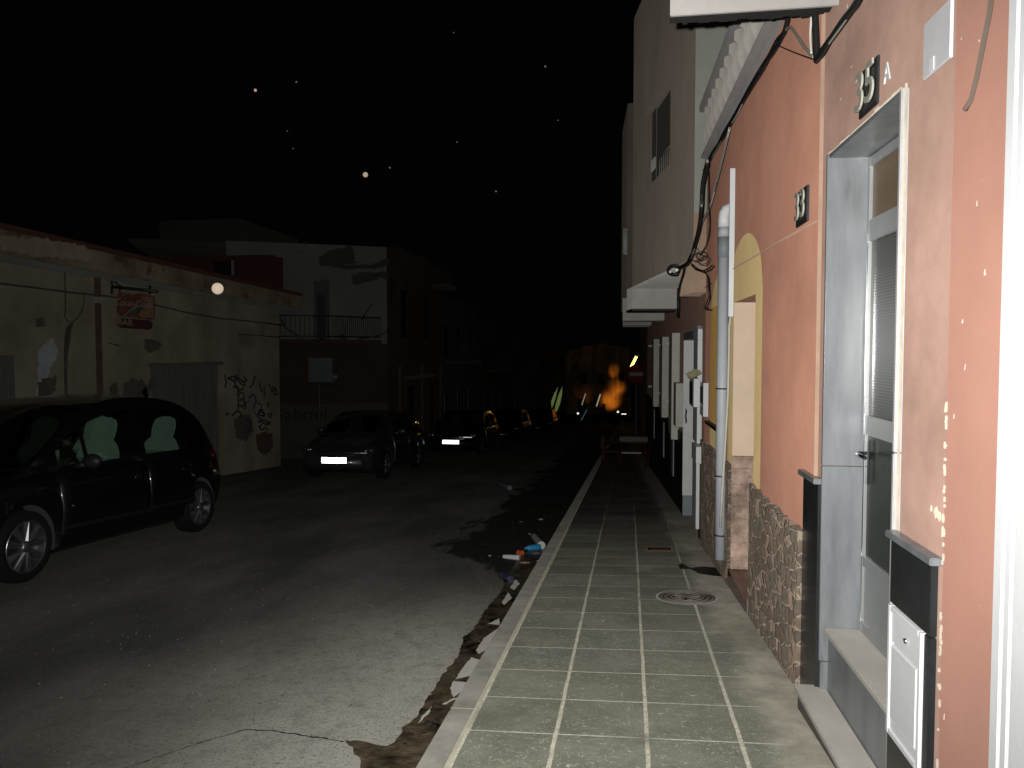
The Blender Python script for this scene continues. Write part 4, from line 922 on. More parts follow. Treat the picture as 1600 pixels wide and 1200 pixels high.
dd = MB().box(.05, .09, dt0, dt0+(dt1-dt0)*.3, zbal+.02, dz1-.051, Wh); dd.box(.05, .09, dt1-(dt1-dt0)*.2, dt1, zbal+.02, dz1-.051, Wh); dd.build('balcony_door', DOORBL, h)
MB().box(.12, .2, dt0, dt1, zbal+.02, dz1-.051, Wh).build('door_opening', DARK, h)
zl = wh(560, 630)[1]
facade(MB(), 0, 7, zl, zbal-.121, .0, .3, [], Wh).build('ground_floor_wall', LTERRA, h)
facade(MB(), .0, 7, -3.2, zl-.001, -.02, .3, [], Wh).build('lower_wall', LGREY, h)
def Wp(px, py, lift): t, z = wh(px, py, -lift); return Wh(-lift, t, z)
def wpatch(pxs, nm, m, lift, seed):
    rnd = random.Random(seed); P = [Wp(x, y, lift) for x, y in pxs]; out = []
    for i in range(len(P)):
        a_, b_ = P[i], P[(i+1) % len(P)]; n_ = max(1, int((b_-a_).length/.12))
        for k in range(n_): out.append(a_.lerp(b_, k/n_)+Vector((rnd.uniform(-.03, .03), 0, rnd.uniform(-.04, .04))))
    MB().add(out, [tuple(range(len(out)))]).build(nm, m, h)
wpatch([(498, 402), (520, 388), (550, 384), (556, 396), (552, 408), (580, 412), (606, 402), (607, 414), (590, 420), (540, 421), (500, 414)], 'damp_stain', LGREY, .006, 1)
wpatch([(547, 428), (575, 424), (605, 426), (607, 436), (580, 440), (568, 440), (552, 447)], 'damp_stain', LGREY, .006, 2)
MB().add([Wp(432, 400, .008), Wp(440, 400, .008), Wp(440, 446, .008), Wp(432, 446, .008)], [(0, 1, 2, 3)])
# street side of the corner house: brown with cornice
def St(d, y, z): return Vector((-7.1-d, y, z))
facade(MB(), 22.02, 28.7, -3.5, ztop-.02, .0, .3, [(23.4, 24.4, 1.9, 3.4), (26.2, 27.2, 1.9, 3.4), (24.2, 25.2, -2.5, .3), (27, 27.8, -2.5, .3)], St).build('street_wall', FARB, h)
for (y0, y1, z0, z1) in ((23.4, 24.4, 1.9, 3.4), (26.2, 27.2, 1.9, 3.4), (24.2, 25.2, -2.5, .3), (27, 27.8, -2.5, .3)):
    f = MB().box(.12, .16, y0, y1, z0, z1, St).build('window' if z0 > 0 else 'street_door', DARK, h)
MB().box(-.40, .3, 22.02, 25.4, ztop-.55, ztop-.021+.02, St).build('parapet', FARB, h, bevel=.02)
MB().box(-.45, .3, 25.41, 28.7, ztop-.62, ztop-.15, St).build('parapet', FARB, h, bevel=.02)
MB().box(-.6, -.001, 27.2, 28.7, ztop-.78, ztop-.63, St).build('cornice', LGREY, h)
for y, w_ in ((23.0, .04), (25.6, .05), (28.2, .04)): MB().tube([(-7.03, y, -2.2), (-7.03, y, 1.0)], w_, 8).build('down_pipe', LGREY, h)
MB().box(-.02, 7, .30, 5, ztop-.03, ztop-.005, lambda a, b, z: Wh(b, a, z)).build('roof', LGREY, h)
for y in (24.8, 26.4): MB().box(-.30, -.0, y-1.1, y+.3, .55, .65, St).build('balcony_slab', LGREY, h)
# balcony: slab and railing
tA, zA = wh(438, 495, -1.0); tB = wh(520, 495, -1.0)[0]; tC = wh(596, 502, 0)[0]
slab = MB().prism([Wh(-.001, tA+1, zbal-.12), Wh(-1.0, tA+1, zbal-.12), Wh(-1.0, tB, zbal-.12), Wh(-.001, tC, zbal-.12)], (0, 0, .12))
slab.build('balcony_slab', LTERRA, h)
zra = wh(480, 493, -1.0)[1]
rl = MB(); P1, P2, P3 = Wh(-.98, tA+1, 0), Wh(-.98, tB, 0), Wh(-.02, tC+.02, 0)
for z in (zra, zbal+.08): rl.tube([P1+Vector((0, 0, z)), P2+Vector((0, 0, z)), P3+Vector((0, 0, z))], .02, 6)
for (Pa, Pb, stp) in ((P1, P2, .125), (P2, P3, .07)):
    n_ = int((Pb-Pa).length/stp)
    for k in range(n_+1):
        q = Pa.lerp(Pb, k/n_); rl.tube([q+Vector((0, 0, zbal+.05)), q+Vector((0, 0, zra))], .008, 5)
rl.build('balcony_railing', IRON, h)
# wires sagging across
mb = MB(); mb.tube([Wp(x, y, 1.05) for x, y in ((440, 500), (446, 512), (458, 520), (474, 530), (490, 534), (506, 530))], .022, 6)
mb.tube([Wp(x, y, .9) for x, y in ((565, 500), (572, 488), (580, 477), (582, 474))], .018, 6); mb.tube([Wp(x, y, .3) for x, y in ((560, 530), (585, 526), (603, 520), (610, 500), (612, 440))], .02, 6); mb.build('sagging_cable', CBLACK, h)
# graffiti word
t_, z_ = wh(466, 648, -.03); text_mb('Gabriel', .54, .003, Wh(-.03, t_, z_), -dirw, Vector((0, 0, 1)), .1).build('graffiti', SPRAY, h)
q0 = Wp(474, 390, .1)
MB().tube([Wp(472, 396, .12), Wp(479, 379, .12)], .012, 6).build('bent_wire', mat('copper wire', (.55, .3, .14), .35, metal=.6), h)

# houses behind the low building
hb = thing('red_parapet_house', (-14, 24, -1), 'dark red painted house behind the low ochre building', 'house')
def bx(pxl, pxr, yt, yb, Y, dep, nm, m, par):
    a, b = at_Y(pxl, yt, Y), at_Y(pxr, yb, Y); return MB().box(min(a.x, b.x), max(a.x, b.x), Y, Y+dep, -3, a.z).build(nm, m, par)
bx(215, 424, 402, 480, 19.3, .3, 'wall', LRED, hb)
a, b = at_Y(424, 402, 19.3), at_Y(439, 470, 19.3); MB().box(a.x+.001, b.x, 19.3, 19.45, b.z, a.z).build('parapet_end', LRED, hb)
a = at_Y(335, 408, 19.28); b = at_Y(365, 430, 19.28); 
MB().box(a.x, b.x, 19.26, 19.299, b.z, a.z).build('window', DARK, hb)
MB().box(b.x-.03, b.x+.03, 19.22, 19.255, b.z, a.z).build('window_trim', LWHITE, hb)
hb = thing('dark_block_house', (-15, 27, -1), 'tall unlit grey block rising behind the red house', 'house')
bx(250, 372, 348, 480, 27, 5, 'wall', mat('dim grey render', (0.0996, 0.0936, 0.0819), .95, .1, 1, .3, 20), hb)
bx(249, 373, 345, 347.9, 26.9, 5.2, 'coping', mat('dim grey render', (.085, .08, .07)), hb)

# houses farther down on the left
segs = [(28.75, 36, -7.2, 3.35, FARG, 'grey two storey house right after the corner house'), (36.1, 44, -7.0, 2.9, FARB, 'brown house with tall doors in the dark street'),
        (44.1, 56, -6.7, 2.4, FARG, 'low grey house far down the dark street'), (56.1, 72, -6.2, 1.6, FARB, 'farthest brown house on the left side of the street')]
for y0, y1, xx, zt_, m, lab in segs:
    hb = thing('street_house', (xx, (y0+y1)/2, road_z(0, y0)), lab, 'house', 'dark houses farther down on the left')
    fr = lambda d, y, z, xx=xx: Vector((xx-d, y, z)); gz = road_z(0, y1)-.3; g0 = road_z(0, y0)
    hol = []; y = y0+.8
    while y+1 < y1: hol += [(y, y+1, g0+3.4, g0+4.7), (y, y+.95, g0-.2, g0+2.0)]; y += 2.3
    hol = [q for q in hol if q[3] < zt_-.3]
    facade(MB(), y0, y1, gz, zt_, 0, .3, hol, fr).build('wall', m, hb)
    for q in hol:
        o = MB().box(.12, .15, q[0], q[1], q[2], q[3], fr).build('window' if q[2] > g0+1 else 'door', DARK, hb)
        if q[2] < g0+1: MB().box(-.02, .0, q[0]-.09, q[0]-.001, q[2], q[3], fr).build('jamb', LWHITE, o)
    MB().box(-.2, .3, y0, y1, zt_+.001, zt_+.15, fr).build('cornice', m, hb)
    MB().box(-.5, -.001, y0+1, y1-1.5, g0+3.15, g0+3.27, fr).build('balcony_slab', LGREY, hb)
    mb = MB(); y = y0+1
    while y < y1-1.5: mb.tube([fr(-.47, y, g0+3.27), fr(-.47, y, g0+4.1)], .012, 5); y += .25
    mb.tube([fr(-.47, y0+1, g0+4.1), fr(-.47, y1-1.5, g0+4.1)], .015, 5); mb.build('railing', GALV, hb)

# ------------------------------------------------------------------ sign post on the left
pY = 20.0; base = at_Y(500, 700, pY); gx = base.x; gz = road_z(0, pY)
sp = thing('road_sign', (gx, pY, gz), 'back of a rectangular road sign with a round sign behind on one post', 'road sign')
tp = at_Y(500, 560, pY).z
MB().tube([(gx, pY, gz), (gx, pY, tp)], .032, 10).build('post', GALV, sp)
a, b = at_Y(482, 559, pY-.05), at_Y(520, 597, pY-.05); MB().box(a.x, b.x, pY-.06, pY-.04, b.z, a.z).build('sign_panel', SIGNBACK, sp, bevel=.008)
c_ = at_Y(515, 590, pY+.06); MB().lathe([(.001, 0), (.25, 0), (.25, .012), (.001, .012)], (c_.x, pY+.06, c_.z), (0, 1, 0), 28).build('round_panel', mat('dark sign back', (.03, .04, .05), .5), sp)
MB().box(c_.x-.12, c_.x+.235, pY+.045, pY+.055, c_.z-.0, c_.z+.06).build('sign_bar', SIGNWHT, sp)
MB().box(a.x-.05, b.x+.05, pY-.035, pY-.031+.02, b.z-.06, b.z-.03).build('cross_bar', IRON, sp)

# no entry sign on the right pavement
pY = 24.0; c_ = at_Y(994.5, 584.5, pY); gz = pave_z(c_.x, pY)
sp = thing('no_entry_sign', (c_.x, pY, gz), 'round red no entry sign with white bar on a post', 'road sign')
MB().tube([(c_.x, pY+.03, gz), (c_.x, pY+.03, c_.z+.1)], .03, 10).build('post', GALV, sp)
MB().lathe([(.001, 0), (.30, 0), (.30, .014), (.001, .014)], (c_.x, pY-.014, c_.z), (0, 1, 0), 36).build('disc', SIGNRED, sp)
MB().box(c_.x-.21, c_.x+.21, pY-.022, pY-.0145, c_.z-.055, c_.z+.055).build('bar', SIGNWHT, sp)

# ------------------------------------------------------------------ terrace table and chairs
tY = 18.2; tc_ = at_Y(990, 690, tY); gz = pave_z(tc_.x, tY)
tb = thing('cafe_table', (tc_.x, tY, gz), 'small square table with pale top between two red chairs', 'table')
fr = framed((tc_.x, tY, gz), 0)
MB().box(-.33, .33, -.33, .33, .70, .725, fr).build('table_top', PAPER, tb, bevel=.005)
MB().box(-.30, .30, -.30, .30, .655, .699, fr).build('apron', PLASTD, tb)
MB().box(-.27, .18, -.31, -.302, .40, .44, fr).build('stretcher', CGREY, tb)
for sx_ in (-.28, .28):
    for sy in (-.28, .28): MB().tube([fr(sx_, sy, .0), fr(sx_, sy, .655)], .016, 8).build('leg', REDPL, tb)
def chair(x, y, rot, lab):
    o = thing('plastic_chair', (x, y, pave_z(x, y)), lab, 'chair', 'red chairs at the pavement table'); f = framed((x, y, pave_z(x, y)), rot)
    MB().box(-.22, .22, -.21, .21, .42, .45, f).build('seat', REDPL, o, bevel=.008)
    bk = MB(); 
    bk.box(-.22, .22, .20, .225, .74, .84, f); bk.box(-.22, -.185, .20, .225, .451, .739, f); bk.box(.185, .22, .20, .225, .451, .739, f)
    for k in range(4): bk.box(-.13+.07*k, -.09+.07*k, .205, .22, .451, .739, f)
    bk.build('backrest', REDPL, o, bevel=.004)
    for sx_ in (-.2, .2):
        for sy in (-.19, .19): MB().tube([f(sx_*1.08, sy*1.08, 0), f(sx_, sy, .42)], .017, 8).build('leg', REDPL, o)
        MB().tube([f(sx_*1.1, .2, .66), f(sx_*1.12, -.15, .66), f(sx_*1.08, -.19, .43)], .014, 8).build('armrest', REDPL, o)
chair(tc_.x-.52, tY+.1, R(100), 'red plastic chair on the road side of the small table')
chair(tc_.x+.42, tY+.55, R(-60), 'red plastic chair between the small table and the wall')

# ------------------------------------------------------------------ cars
def interp(tab, x):
    if x <= tab[0][0]: return tab[0][1]
    for (a, p), (b, q) in zip(tab[:-1], tab[1:]):
        if x <= b:
            t = (x-a)/(b-a); t = t*t*(3-2*t)*.35+t*.65; return p+(q-p)*t
    return tab[-1][1]
def arch_strip(ax_, rw, ya, yb):
    mb = MB(); q = [(ax_+(rw+.048)*math.cos(t), rw+(rw+.048)*math.sin(t)) for t in [math.pi*(k/24*1.16-.08) for k in range(25)]]
    for (x0, z0), (x1, z1) in zip(q[:-1], q[1:]): mb.add([(x0, ya, z0), (x1, ya, z1), (x1, yb, z1), (x0, yb, z0)], [(0, 1, 2, 3)], True)
    return mb
def make_car(name, label, cat, group, mtx, S_, paint, detail=True):
    """S_: spec with L, half width w, top (lower body top line), roof profile, wheels"""
    car = thing(name, None, label, cat, group, mtx=mtx)
    xf, xr = S_['xf'], S_['xr']; Wd = S_['w']; top, bot, wid = S_['top'], S_['bot'], S_['wid']
    def sec(x):
        w = Wd*interp(wid, x); zt_ = interp(top, x); zb_ = interp(bot, x); hh = zt_-zb_
        return [(0, zb_), (w*.86, zb_), (w*.955, zb_+.05*hh), (w*.99, zb_+.22*hh), (w, zb_+.45*hh), (w*.992, zb_+.62*hh), (w*.965, zb_+.80*hh), (w*.93, zb_+.92*hh), (w*.875, zb_+.985*hh), (w*.6, zt_+.012), (0, zt_+.02)]
    N_ = 56; xs = [xr+(xf-xr)*(.5-.5*math.cos(math.pi*i/(N_-1))) for i in range(N_)]
    mb = MB(); rings = []
    for x in xs:
        s_ = sec(x); rings.append([Vector((x, y, z)) for y, z in s_]+[Vector((x, -y, z)) for y, z in s_[-2:0:-1]])
    n_ = len(rings[0]); vs = [v for r_ in rings for v in r_]
    fs = [(i*n_+k, i*n_+(k+1) % n_, (i+1)*n_+(k+1) % n_, (i+1)*n_+k) for i in range(N_-1) for k in range(n_)]
    mb.add(vs, fs, True); mb.add(rings[0], [tuple(range(n_))], True); mb.add(rings[-1], [tuple(range(n_))[::-1]], True)
    body = mb.build('body', paint, car)
    rw = S_['rw']; cut = MB()
    for ax_ in S_['axles']:
        for sy in (1, -1): cut.tube([(ax_, sy*(Wd-.26), rw), (ax_, sy*(Wd+.2), rw)], rw+.055, 40)
    co = cut.build('cutter', paint); md = body.modifiers.new('b', 'BOOLEAN'); co.parent = car; md.object = co; md.operation = 'DIFFERENCE'; md.solver = 'EXACT'
    bpy.context.view_layer.update(); dg = bpy.context.evaluated_depsgraph_get(); nm_ = bpy.data.meshes.new_from_object(body.evaluated_get(dg)); body.modifiers.clear(); body.data = nm_
    bpy.data.objects.remove(co)
    # cabin
    prof = S_['prof']; ins = S_.get('inset', .15)
    M_ = 48; pts = []
    tot = [0]
    for (a, b) in zip(prof[:-1], prof[1:]): tot.append(tot[-1]+math.hypot(b[0]-a[0], b[1]-a[1]))
    def P(s):
        s = min(max(s, 0), tot[-1])
        for i in range(len(prof)-1):
            if s <= tot[i+1]+1e-9:
                t = (s-tot[i])/(tot[i+1]-tot[i]); p0_, p1_, p2_, p3_ = prof[max(i-1, 0)], prof[i], prof[i+1], prof[min(i+2, len(prof)-1)]
                f_ = lambda k: .5*(2*p1_[k]+(-p0_[k]+p2_[k])*t+(2*p0_[k]-5*p1_[k]+4*p2_[k]-p3_[k])*t*t+(-p0_[k]+3*p1_[k]-3*p2_[k]+p3_[k])*t**3)
                return f_(0), f_(1)
        return prof[-1]
    beltz = lambda x: interp(top, x)-.01
    def half(x, z):  # half width of the cabin at height z
        wb = Wd*interp(wid, x)*.90; hb_ = max(0, z-beltz(x)); return wb-ins*(hb_/.6)**1.25
    def edge_s(x_, lo, hi):
        for _ in range(30):
            m_ = (lo+hi)/2
            if P(m_)[0] > x_: lo = m_
            else: hi = m_
        return (lo+hi)/2
    ss = sorted({tot[-1]*i/M_ for i in range(M_+1)} | {edge_s(x_, 0, tot[-1]) for x_ in S_['ws']+S_['rg']})
    # top surface
    groups_ = {}
    def put(key, q, sm=True):
        groups_.setdefault(key, MB()).add(q, [tuple(range(len(q)))], sm)
    cr = [-1, -.93, -.7, -.35, 0, .35, .7, .93, 1]
    for s0, s1 in zip(ss[:-1], ss[1:]):
        if s1-s0 < 1e-6: continue
        (x0, z0), (x1, z1) = P(s0), P(s1); xm = (x0+x1)/2
        for c0, c1 in zip(cr[:-1], cr[1:]):
            def q(x, z, c): hw = half(x, z); return Vector((x, hw*c, z+.03*(1-c*c)))
            iny = max(abs(c0), abs(c1)) < .94
            key = 'windscreen' if iny and S_['ws'][1] < xm < S_['ws'][0] else 'rear_window' if iny and S_['rg'][1] < xm < S_['rg'][0] else 'roof'
            put(key, [q(x0, z0, c0), q(x0, z0, c1), q(x1, z1, c1), q(x1, z1, c0)])
    # sides
    xs_ = sorted({prof[-1][0]+(prof[0][0]-prof[-1][0])*i/40 for i in range(41)} | {x_ for w_ in S_['win'] for x_ in w_})
    for x0, x1 in zip(xs_[:-1], xs_[1:]):
        if x1-x0 < 1e-5: continue
        zt0, zt1 = P(edge_s(x0, 0, tot[-1]))[1], P(edge_s(x1, 0, tot[-1]))[1]; xm = (x0+x1)/2
        wi = next((i for i, w_ in enumerate(S_['win']) if w_[0] < xm < w_[1]), None)
        fr_ = [0, .07, .3, .55, .80, .9, 1]
        for f0, f1 in zip(fr_[:-1], fr_[1:]):
            gl = wi is not None and f0 > .05 and f1 < .85
            for sy in (1, -1):
                def q(x, zt_, f):
                    zb_ = beltz(x); z = zb_+(max(zt_, zb_)-zb_)*f; return Vector((x, sy*half(x, z), z))
                put(('side_window', wi, sy) if gl else 'roof', [q(x0, zt0, f0), q(x1, zt1, f0), q(x1, zt1, f1), q(x0, zt0, f1)])
    cabin = groups_.pop('roof').build('cabin_shell', paint, car)
    for k, g_ in groups_.items():
        nm_ = k if isinstance(k, str) else 'side_window'
        g_.build(nm_, CGLASS if nm_ == 'side_window' and detail else WGLASS, car)
    # seams and panels
    def side_panel(x0, x1, k0, k1, off):
        mb_ = MB(); n2 = 10
        for i in range(n2):
            xa, xb = x0+(x1-x0)*i/n2, x0+(x1-x0)*(i+1)/n2; sa, sb = sec(xa), sec(xb)
            for k in range(k0, k1): mb_.add([(xa, sa[k][0]+off, sa[k][1]), (xb, sb[k][0]+off, sb[k][1]), (xb, sb[k+1][0]+off, sb[k+1][1]), (xa, sa[k+1][0]+off, sa[k+1][1])], [(0, 1, 2, 3)], True)
        for xx in (x0, x1):
            s_ = sec(xx)
            for k in range(k0, k1): mb_.quad((xx, s_[k][0]+off, s_[k][1]), (xx, s_[k+1][0]+off, s_[k+1][1]), (xx, s_[k+1][0]-.004, s_[k+1][1]), (xx, s_[k][0]-.004, s_[k][1]))
        return mb_
    if detail:
        for (x0, x1) in S_['doors']:
            d_ = side_panel(x0, x1, 3, 8, .005).build('door', paint, car)
            xh = x0+.18; yh = sec(xh)[6][0]; zh = sec(xh)[6][1]-.03
            MB().tube([(xh-.09, yh+.02, zh), (xh-.06, yh+.035, zh), (xh+.06, yh+.035, zh), (xh+.09, yh+.02, zh)], .014, 8).build('handle', CHROME2 if S_.get('chrome_handle') else paint, d_)
            MB().box(x0+.02, x1-.02, sec((x0+x1)/2)[4][0]+.006, sec((x0+x1)/2)[4][0]+.018, sec(x0)[3][1]+.03, sec(x0)[3][1]+.07).build('rubbing_strip', PLASTD, d_)
        # mirrors
        for sy in (1, -1):
            xm_ = S_['mirror']; ym = Wd*.92; mz = beltz(xm_)+.08
            mr_ = MB(); mr_.ball((xm_, sy*(ym+.14), mz), .10, 8, (.55, 1.0, .72)); mr_.tube([(xm_, sy*(ym-.04), mz-.05), (xm_, sy*(ym+.08), mz-.03)], .03, 8); mr_.build('mirror', PLASTD if S_.get('black_mirror') else paint, car)
    # lamps
    hx, hy, hz = S_['lamp']
    for sy in (1, -1):
        hl = MB(); hl.ball((hx, sy*hy, hz), .13, 8, (.55, 1.15, .62)); hl = hl.build('headlight', mat('dark lamp housing', (.03, .03, .035), .15, spec=.8), car)
        MB().ball((hx+.055, sy*(hy-.04), hz), .035, 7).build('bulb', CHROME2, hl); MB().ball((hx+.04, sy*(hy+.07), hz-.005), .026, 7).build('bulb', CHROME2, hl)
        MB().ball((hx+.06, sy*(hy-.02), hz-.26), .045, 6, (.5, 1, .9)).build('fog_lamp', CHROME2, car)
        tx, ty, tz = S_['tail']; MB().ball((tx, sy*ty, tz), .12, 8, (.35, .5, 1.2)).build('tail_light', REDL, car)
        if detail:
            s_ = sec(S_['axles'][0]-.47); MB().ball((S_['axles'][0]-.50, sy*(s_[5][0]+.002), s_[5][1]-.05), .03, 6, (1, .25, .5)).build('indicator', AMBER, car)
    # grille and plate
    px_ = S_['plate'][0]
    MB().box(px_, px_+.012, -.26, .26, S_['plate'][1]-.055, S_['plate'][1]+.055).build('number_plate', RETRO, car)
    for (z0, z1, yy, m_) in S_['grille']:
        gb = MB(); gn = 10
        for i in range(gn):
            y0, y1 = -yy+2*yy*i/gn, -yy+2*yy*(i+1)/gn; f = lambda y: px_-.012-.16*(y/ Wd)**2
            gb.add([(f(y0), y0, z0), (f(y1), y1, z0), (f(y1), y1, z1), (f(y0), y0, z1), (f(y0)-.2, y0, z0), (f(y1)-.2, y1, z0), (f(y1)-.2, y1, z1), (f(y0)-.2, y0, z1)], [(0, 1, 2, 3), (0, 4, 5, 1), (3, 2, 6, 7), (0, 3, 7, 4), (1, 5, 6, 2)])
        gb.build('grille' if m_ is not CHROME2 else 'trim_bar', m_, car)
    # interior
    ib = MB().box(S_['win'][0][0], S_['ws'][1]-.1, -Wd*.7, Wd*.7, .6, .72).build('cabin_floor', PLASTD, car)
    if detail:
        for x_, lst in S_['seats']:
            for yy in lst:
                st_ = MB(); zz = interp(top, x_)
                prof_ = [(.19, .45), (.25, .60), (.275, .75), (.27, .88), (.24, .98), (.19, 1.05), (.14, 1.09)]
                sc_ = S_.get('seat_s', 1.0)
                rings_ = []
                for hw_, z_ in prof_+[(.15, 1.13), (.155, 1.19), (.145, 1.25), (.12, 1.29), (.05, 1.315)]:
                    tilt = x_-(z_-.5)*.32; th_ = .07 if z_ < 1.08 else .055
                    rings_.append([Vector((tilt+th_*math.cos(a_)*(1 if z_ < 1.3 else .6), yy+hw_*math.sin(a_), z_*sc_)) for a_ in [2*math.pi*i/16 for i in range(16)]])
                vs_ = [v for r_ in rings_ for v in r_]; st_.add(vs_, [(i*16+k, i*16+(k+1) % 16, (i+1)*16+(k+1) % 16, (i+1)*16+k) for i in range(len(rings_)-1) for k in range(16)], True)
                st_.build('seat', SEAT, car)
        xw = S_['ws'][1]+.12; MB().lathe([(.16, -.012), (.185, -.012), (.185, .012), (.16, .012)], (xw, .36, interp(top, xw)+.02), (.85, 0, .5), 24).build('steering_wheel', PLASTD, car)
    # wheels
    for ax_ in S_['axles']:
        for sy in (1, -1):
            yo = sy*(Wd-.05); yi = sy*(Wd-.21)
            wpv = bpy.data.objects.new('wheel', None)
            ty = MB().lathe([(rw*.72, 0), (rw*.74, -.010), (rw*.83, -.016), (rw*.93, -.010), (rw*.985, .01), (rw, .05), (rw, .13), (rw*.97, .18), (rw*.7, .19)], (ax_, yo, rw), (0, -sy, 0), 40)
            ty = ty.build('wheel', RUBBER, car)
            rm = MB().lathe([(rw*.725, .0), (rw*.71, -.008), (rw*.69, .0), (rw*.67, .05), (rw*.5, .10), (.002, .11)], (ax_, yo, rw), (0, -sy, 0), 40)
            rm.build('rim_barrel', mat('dark rim barrel', (.05, .05, .052), .5, metal=.6), ty)  # dark metal barrel behind the spokes
            sp_ = MB(); ns_ = S_.get('spokes', 9)
            for k in range(ns_):
                t = 2*math.pi*k/ns_+.25; d = Vector((math.cos(t), 0, math.sin(t))); e = Vector((-math.sin(t), 0, math.cos(t))); cc = Vector((ax_, yo, rw)); o_ = Vector((0, sy, 0))
                r0_, r1_ = .05, rw*.70; w0, w1 = .017, .040
                sp_.add([cc+d*r0_-e*w0+o_*.0, cc+d*r0_+e*w0+o_*.0, cc+d*r1_+e*w1-o_*.012, cc+d*r1_-e*w1-o_*.012, cc+d*r0_+o_*.016, cc+d*r1_+o_*.006, cc+d*r0_-e*w0-o_*.03, cc+d*r0_+e*w0-o_*.03, cc+d*r1_+e*w1-o_*.035, cc+d*r1_-e*w1-o_*.035],
                        [(0, 4, 5, 3), (4, 1, 2, 5), (0, 3, 9, 6), (1, 7, 8, 2)])
            sp_.lathe([(.002, -.022), (.035, -.020), (.055, -.008), (.06, .02)], (ax_, yo, rw), (0, -sy, 0), 20)
            sp_.lathe([(rw*.725, -.004), (rw*.71, -.012), (rw*.68, -.004)], (ax_, yo, rw), (0, -sy, 0), 40)
            sp_.build('rim', CHROME, ty)
            arch_strip(ax_, rw, sy*(Wd*interp(wid, ax_)-.05), sy*(Wd-.27)).build('arch_liner', LINER, car)
    return car
def car_mtx(x, y, yaw, zoff=0):
    f = Vector((math.sin(yaw), -math.cos(yaw), 0)); f.z = SL*math.cos(yaw)   # nose uphill, towards the camera
    f.normalize(); up = Vector((0, SL, 1)).normalized(); l = up.cross(f).normalized(); up = f.cross(l)
    m = Matrix((f, l, up)).transposed().to_4x4(); m.translation = Vector((x, y, road_z(0, y)+zoff)); return m
MPV = dict(xf=2.12, xr=-2.14, w=.875, rw=.315, axles=(1.27, -1.49),
    top=[(-2.14, .62), (-2.06, .93), (-1.6, 1.02), (-.6, .99), (.6, .95), (1.15, .95), (1.5, .90), (1.9, .76), (2.06, .62), (2.12, .50)],
    bot=[(-2.14, .40), (-2.0, .28), (-1.2, .21), (1.2, .19), (1.9, .2), (2.12, .32)],
    wid=[(-2.14, .70), (-2.05, .86), (-1.7, .96), (-1.0, 1.0), (1.0, 1.0), (1.6, .96), (1.95, .84), (2.12, .60)],
    prof=[(1.40, .90), (1.05, 1.10), (.55, 1.40), (.20, 1.55), (-.2, 1.625), (-.7, 1.645), (-1.2, 1.60), (-1.55, 1.48), (-1.82, 1.27), (-2.02, 1.02), (-2.07, .93)],
    ws=[1.33, .27], rg=[-1.52, -1.93], win=[(.50, .86), (-.36, .44), (-1.22, -.46), (-1.75, -1.30)], doors=[(-.41, .90), (-1.30, -.43)], mirror=.62, black_mirror=True,
    lamp=(1.93, .60, .70), tail=(-2.01, .66, .86), plate=(2.12, .42), grille=[(.52, .60, .35, PLASTD)], seats=[(-.10, (.36, -.36)), (-1.06, (.45, -.45))], seat_s=1.08, inset=.20)
make_car('parked_car', 'dark navy rounded people carrier with pale seat covers parked nose uphill', 'car', 'cars parked along the left side', car_mtx(-6.03, 7.18, 0), MPV, NAVY)
HAT = dict(xf=2.28, xr=-2.28, w=.885, rw=.318, axles=(1.38, -1.37),
    top=[(-2.28, .6), (-2.2, .92), (-1.9, 1.0), (-.6, .96), (.6, .93), (1.0, .92), (1.5, .84), (2.0, .72), (2.2, .60), (2.28, .48)],
    bot=[(-2.28, .4), (-2.1, .28), (-1.2, .2), (1.2, .18), (2.0, .18), (2.28, .28)],
    wid=[(-2.28, .70), (-2.15, .87), (-1.7, .96), (-1.0, 1.0), (1.0, 1.0), (1.7, .95), (2.1, .86), (2.28, .66)],
    prof=[(1.18, .90), (.85, 1.09), (.35, 1.33), (.05, 1.40), (-.4, 1.43), (-.9, 1.41), (-1.3, 1.32), (-1.75, 1.13), (-2.1, .97), (-2.16, .93)],
    ws=[1.10, .12], rg=[-1.25, -1.95], win=[(-.22, .58), (-1.02, -.30), (-1.55, -1.10)], doors=[(-.26, .92), (-1.10, -.28)], mirror=.66,
    lamp=(2.08, .66, .64), tail=(-2.17, .68, .80), plate=(2.29, .44), grille=[(.585, .60, .66, CHROME2), (.515, .545, .62, CHROME2), (.36, .50, .60, GRAPH)], seats=[(.15, (.36, -.36))], spokes=7, inset=.20)
yw = R(1)
f = Vector((math.sin(yw), -math.cos(yw)))
make_car('parked_car', 'graphite grey hatchback with bright plate parked behind the navy people carrier', 'car', 'cars parked along the left side',
         car_mtx(-5.95-f.x*2.29, 14.85-f.y*2.29, yw), HAT, GRAPH)
make_car('parked_car', 'black car with small bright plate, third in the parked row', 'car', 'cars parked along the left side', car_mtx(-5.5, 25.6, R(0)), HAT, BLACKP)
SM = dict(HAT); SM['plate'] = (2.20, .44); SM['grille'] = [(.36, .50, .60, PLASTD)]
for (x, y, lab) in ((-5.3, 33.5, 'unlit black car, fourth in the parked row'), (-5.0, 44, 'farthest black car of the parked row with faint headlamp glints')):
    cr_ = make_car('parked_car', lab, 'car', 'cars parked along the left side', car_mtx(x, y, R(0)), SM, BLACKP, detail=False)
    for ch in cr_.children:
        if ch.name.startswith('number_plate'): ch.data.materials[0] = PLASTD

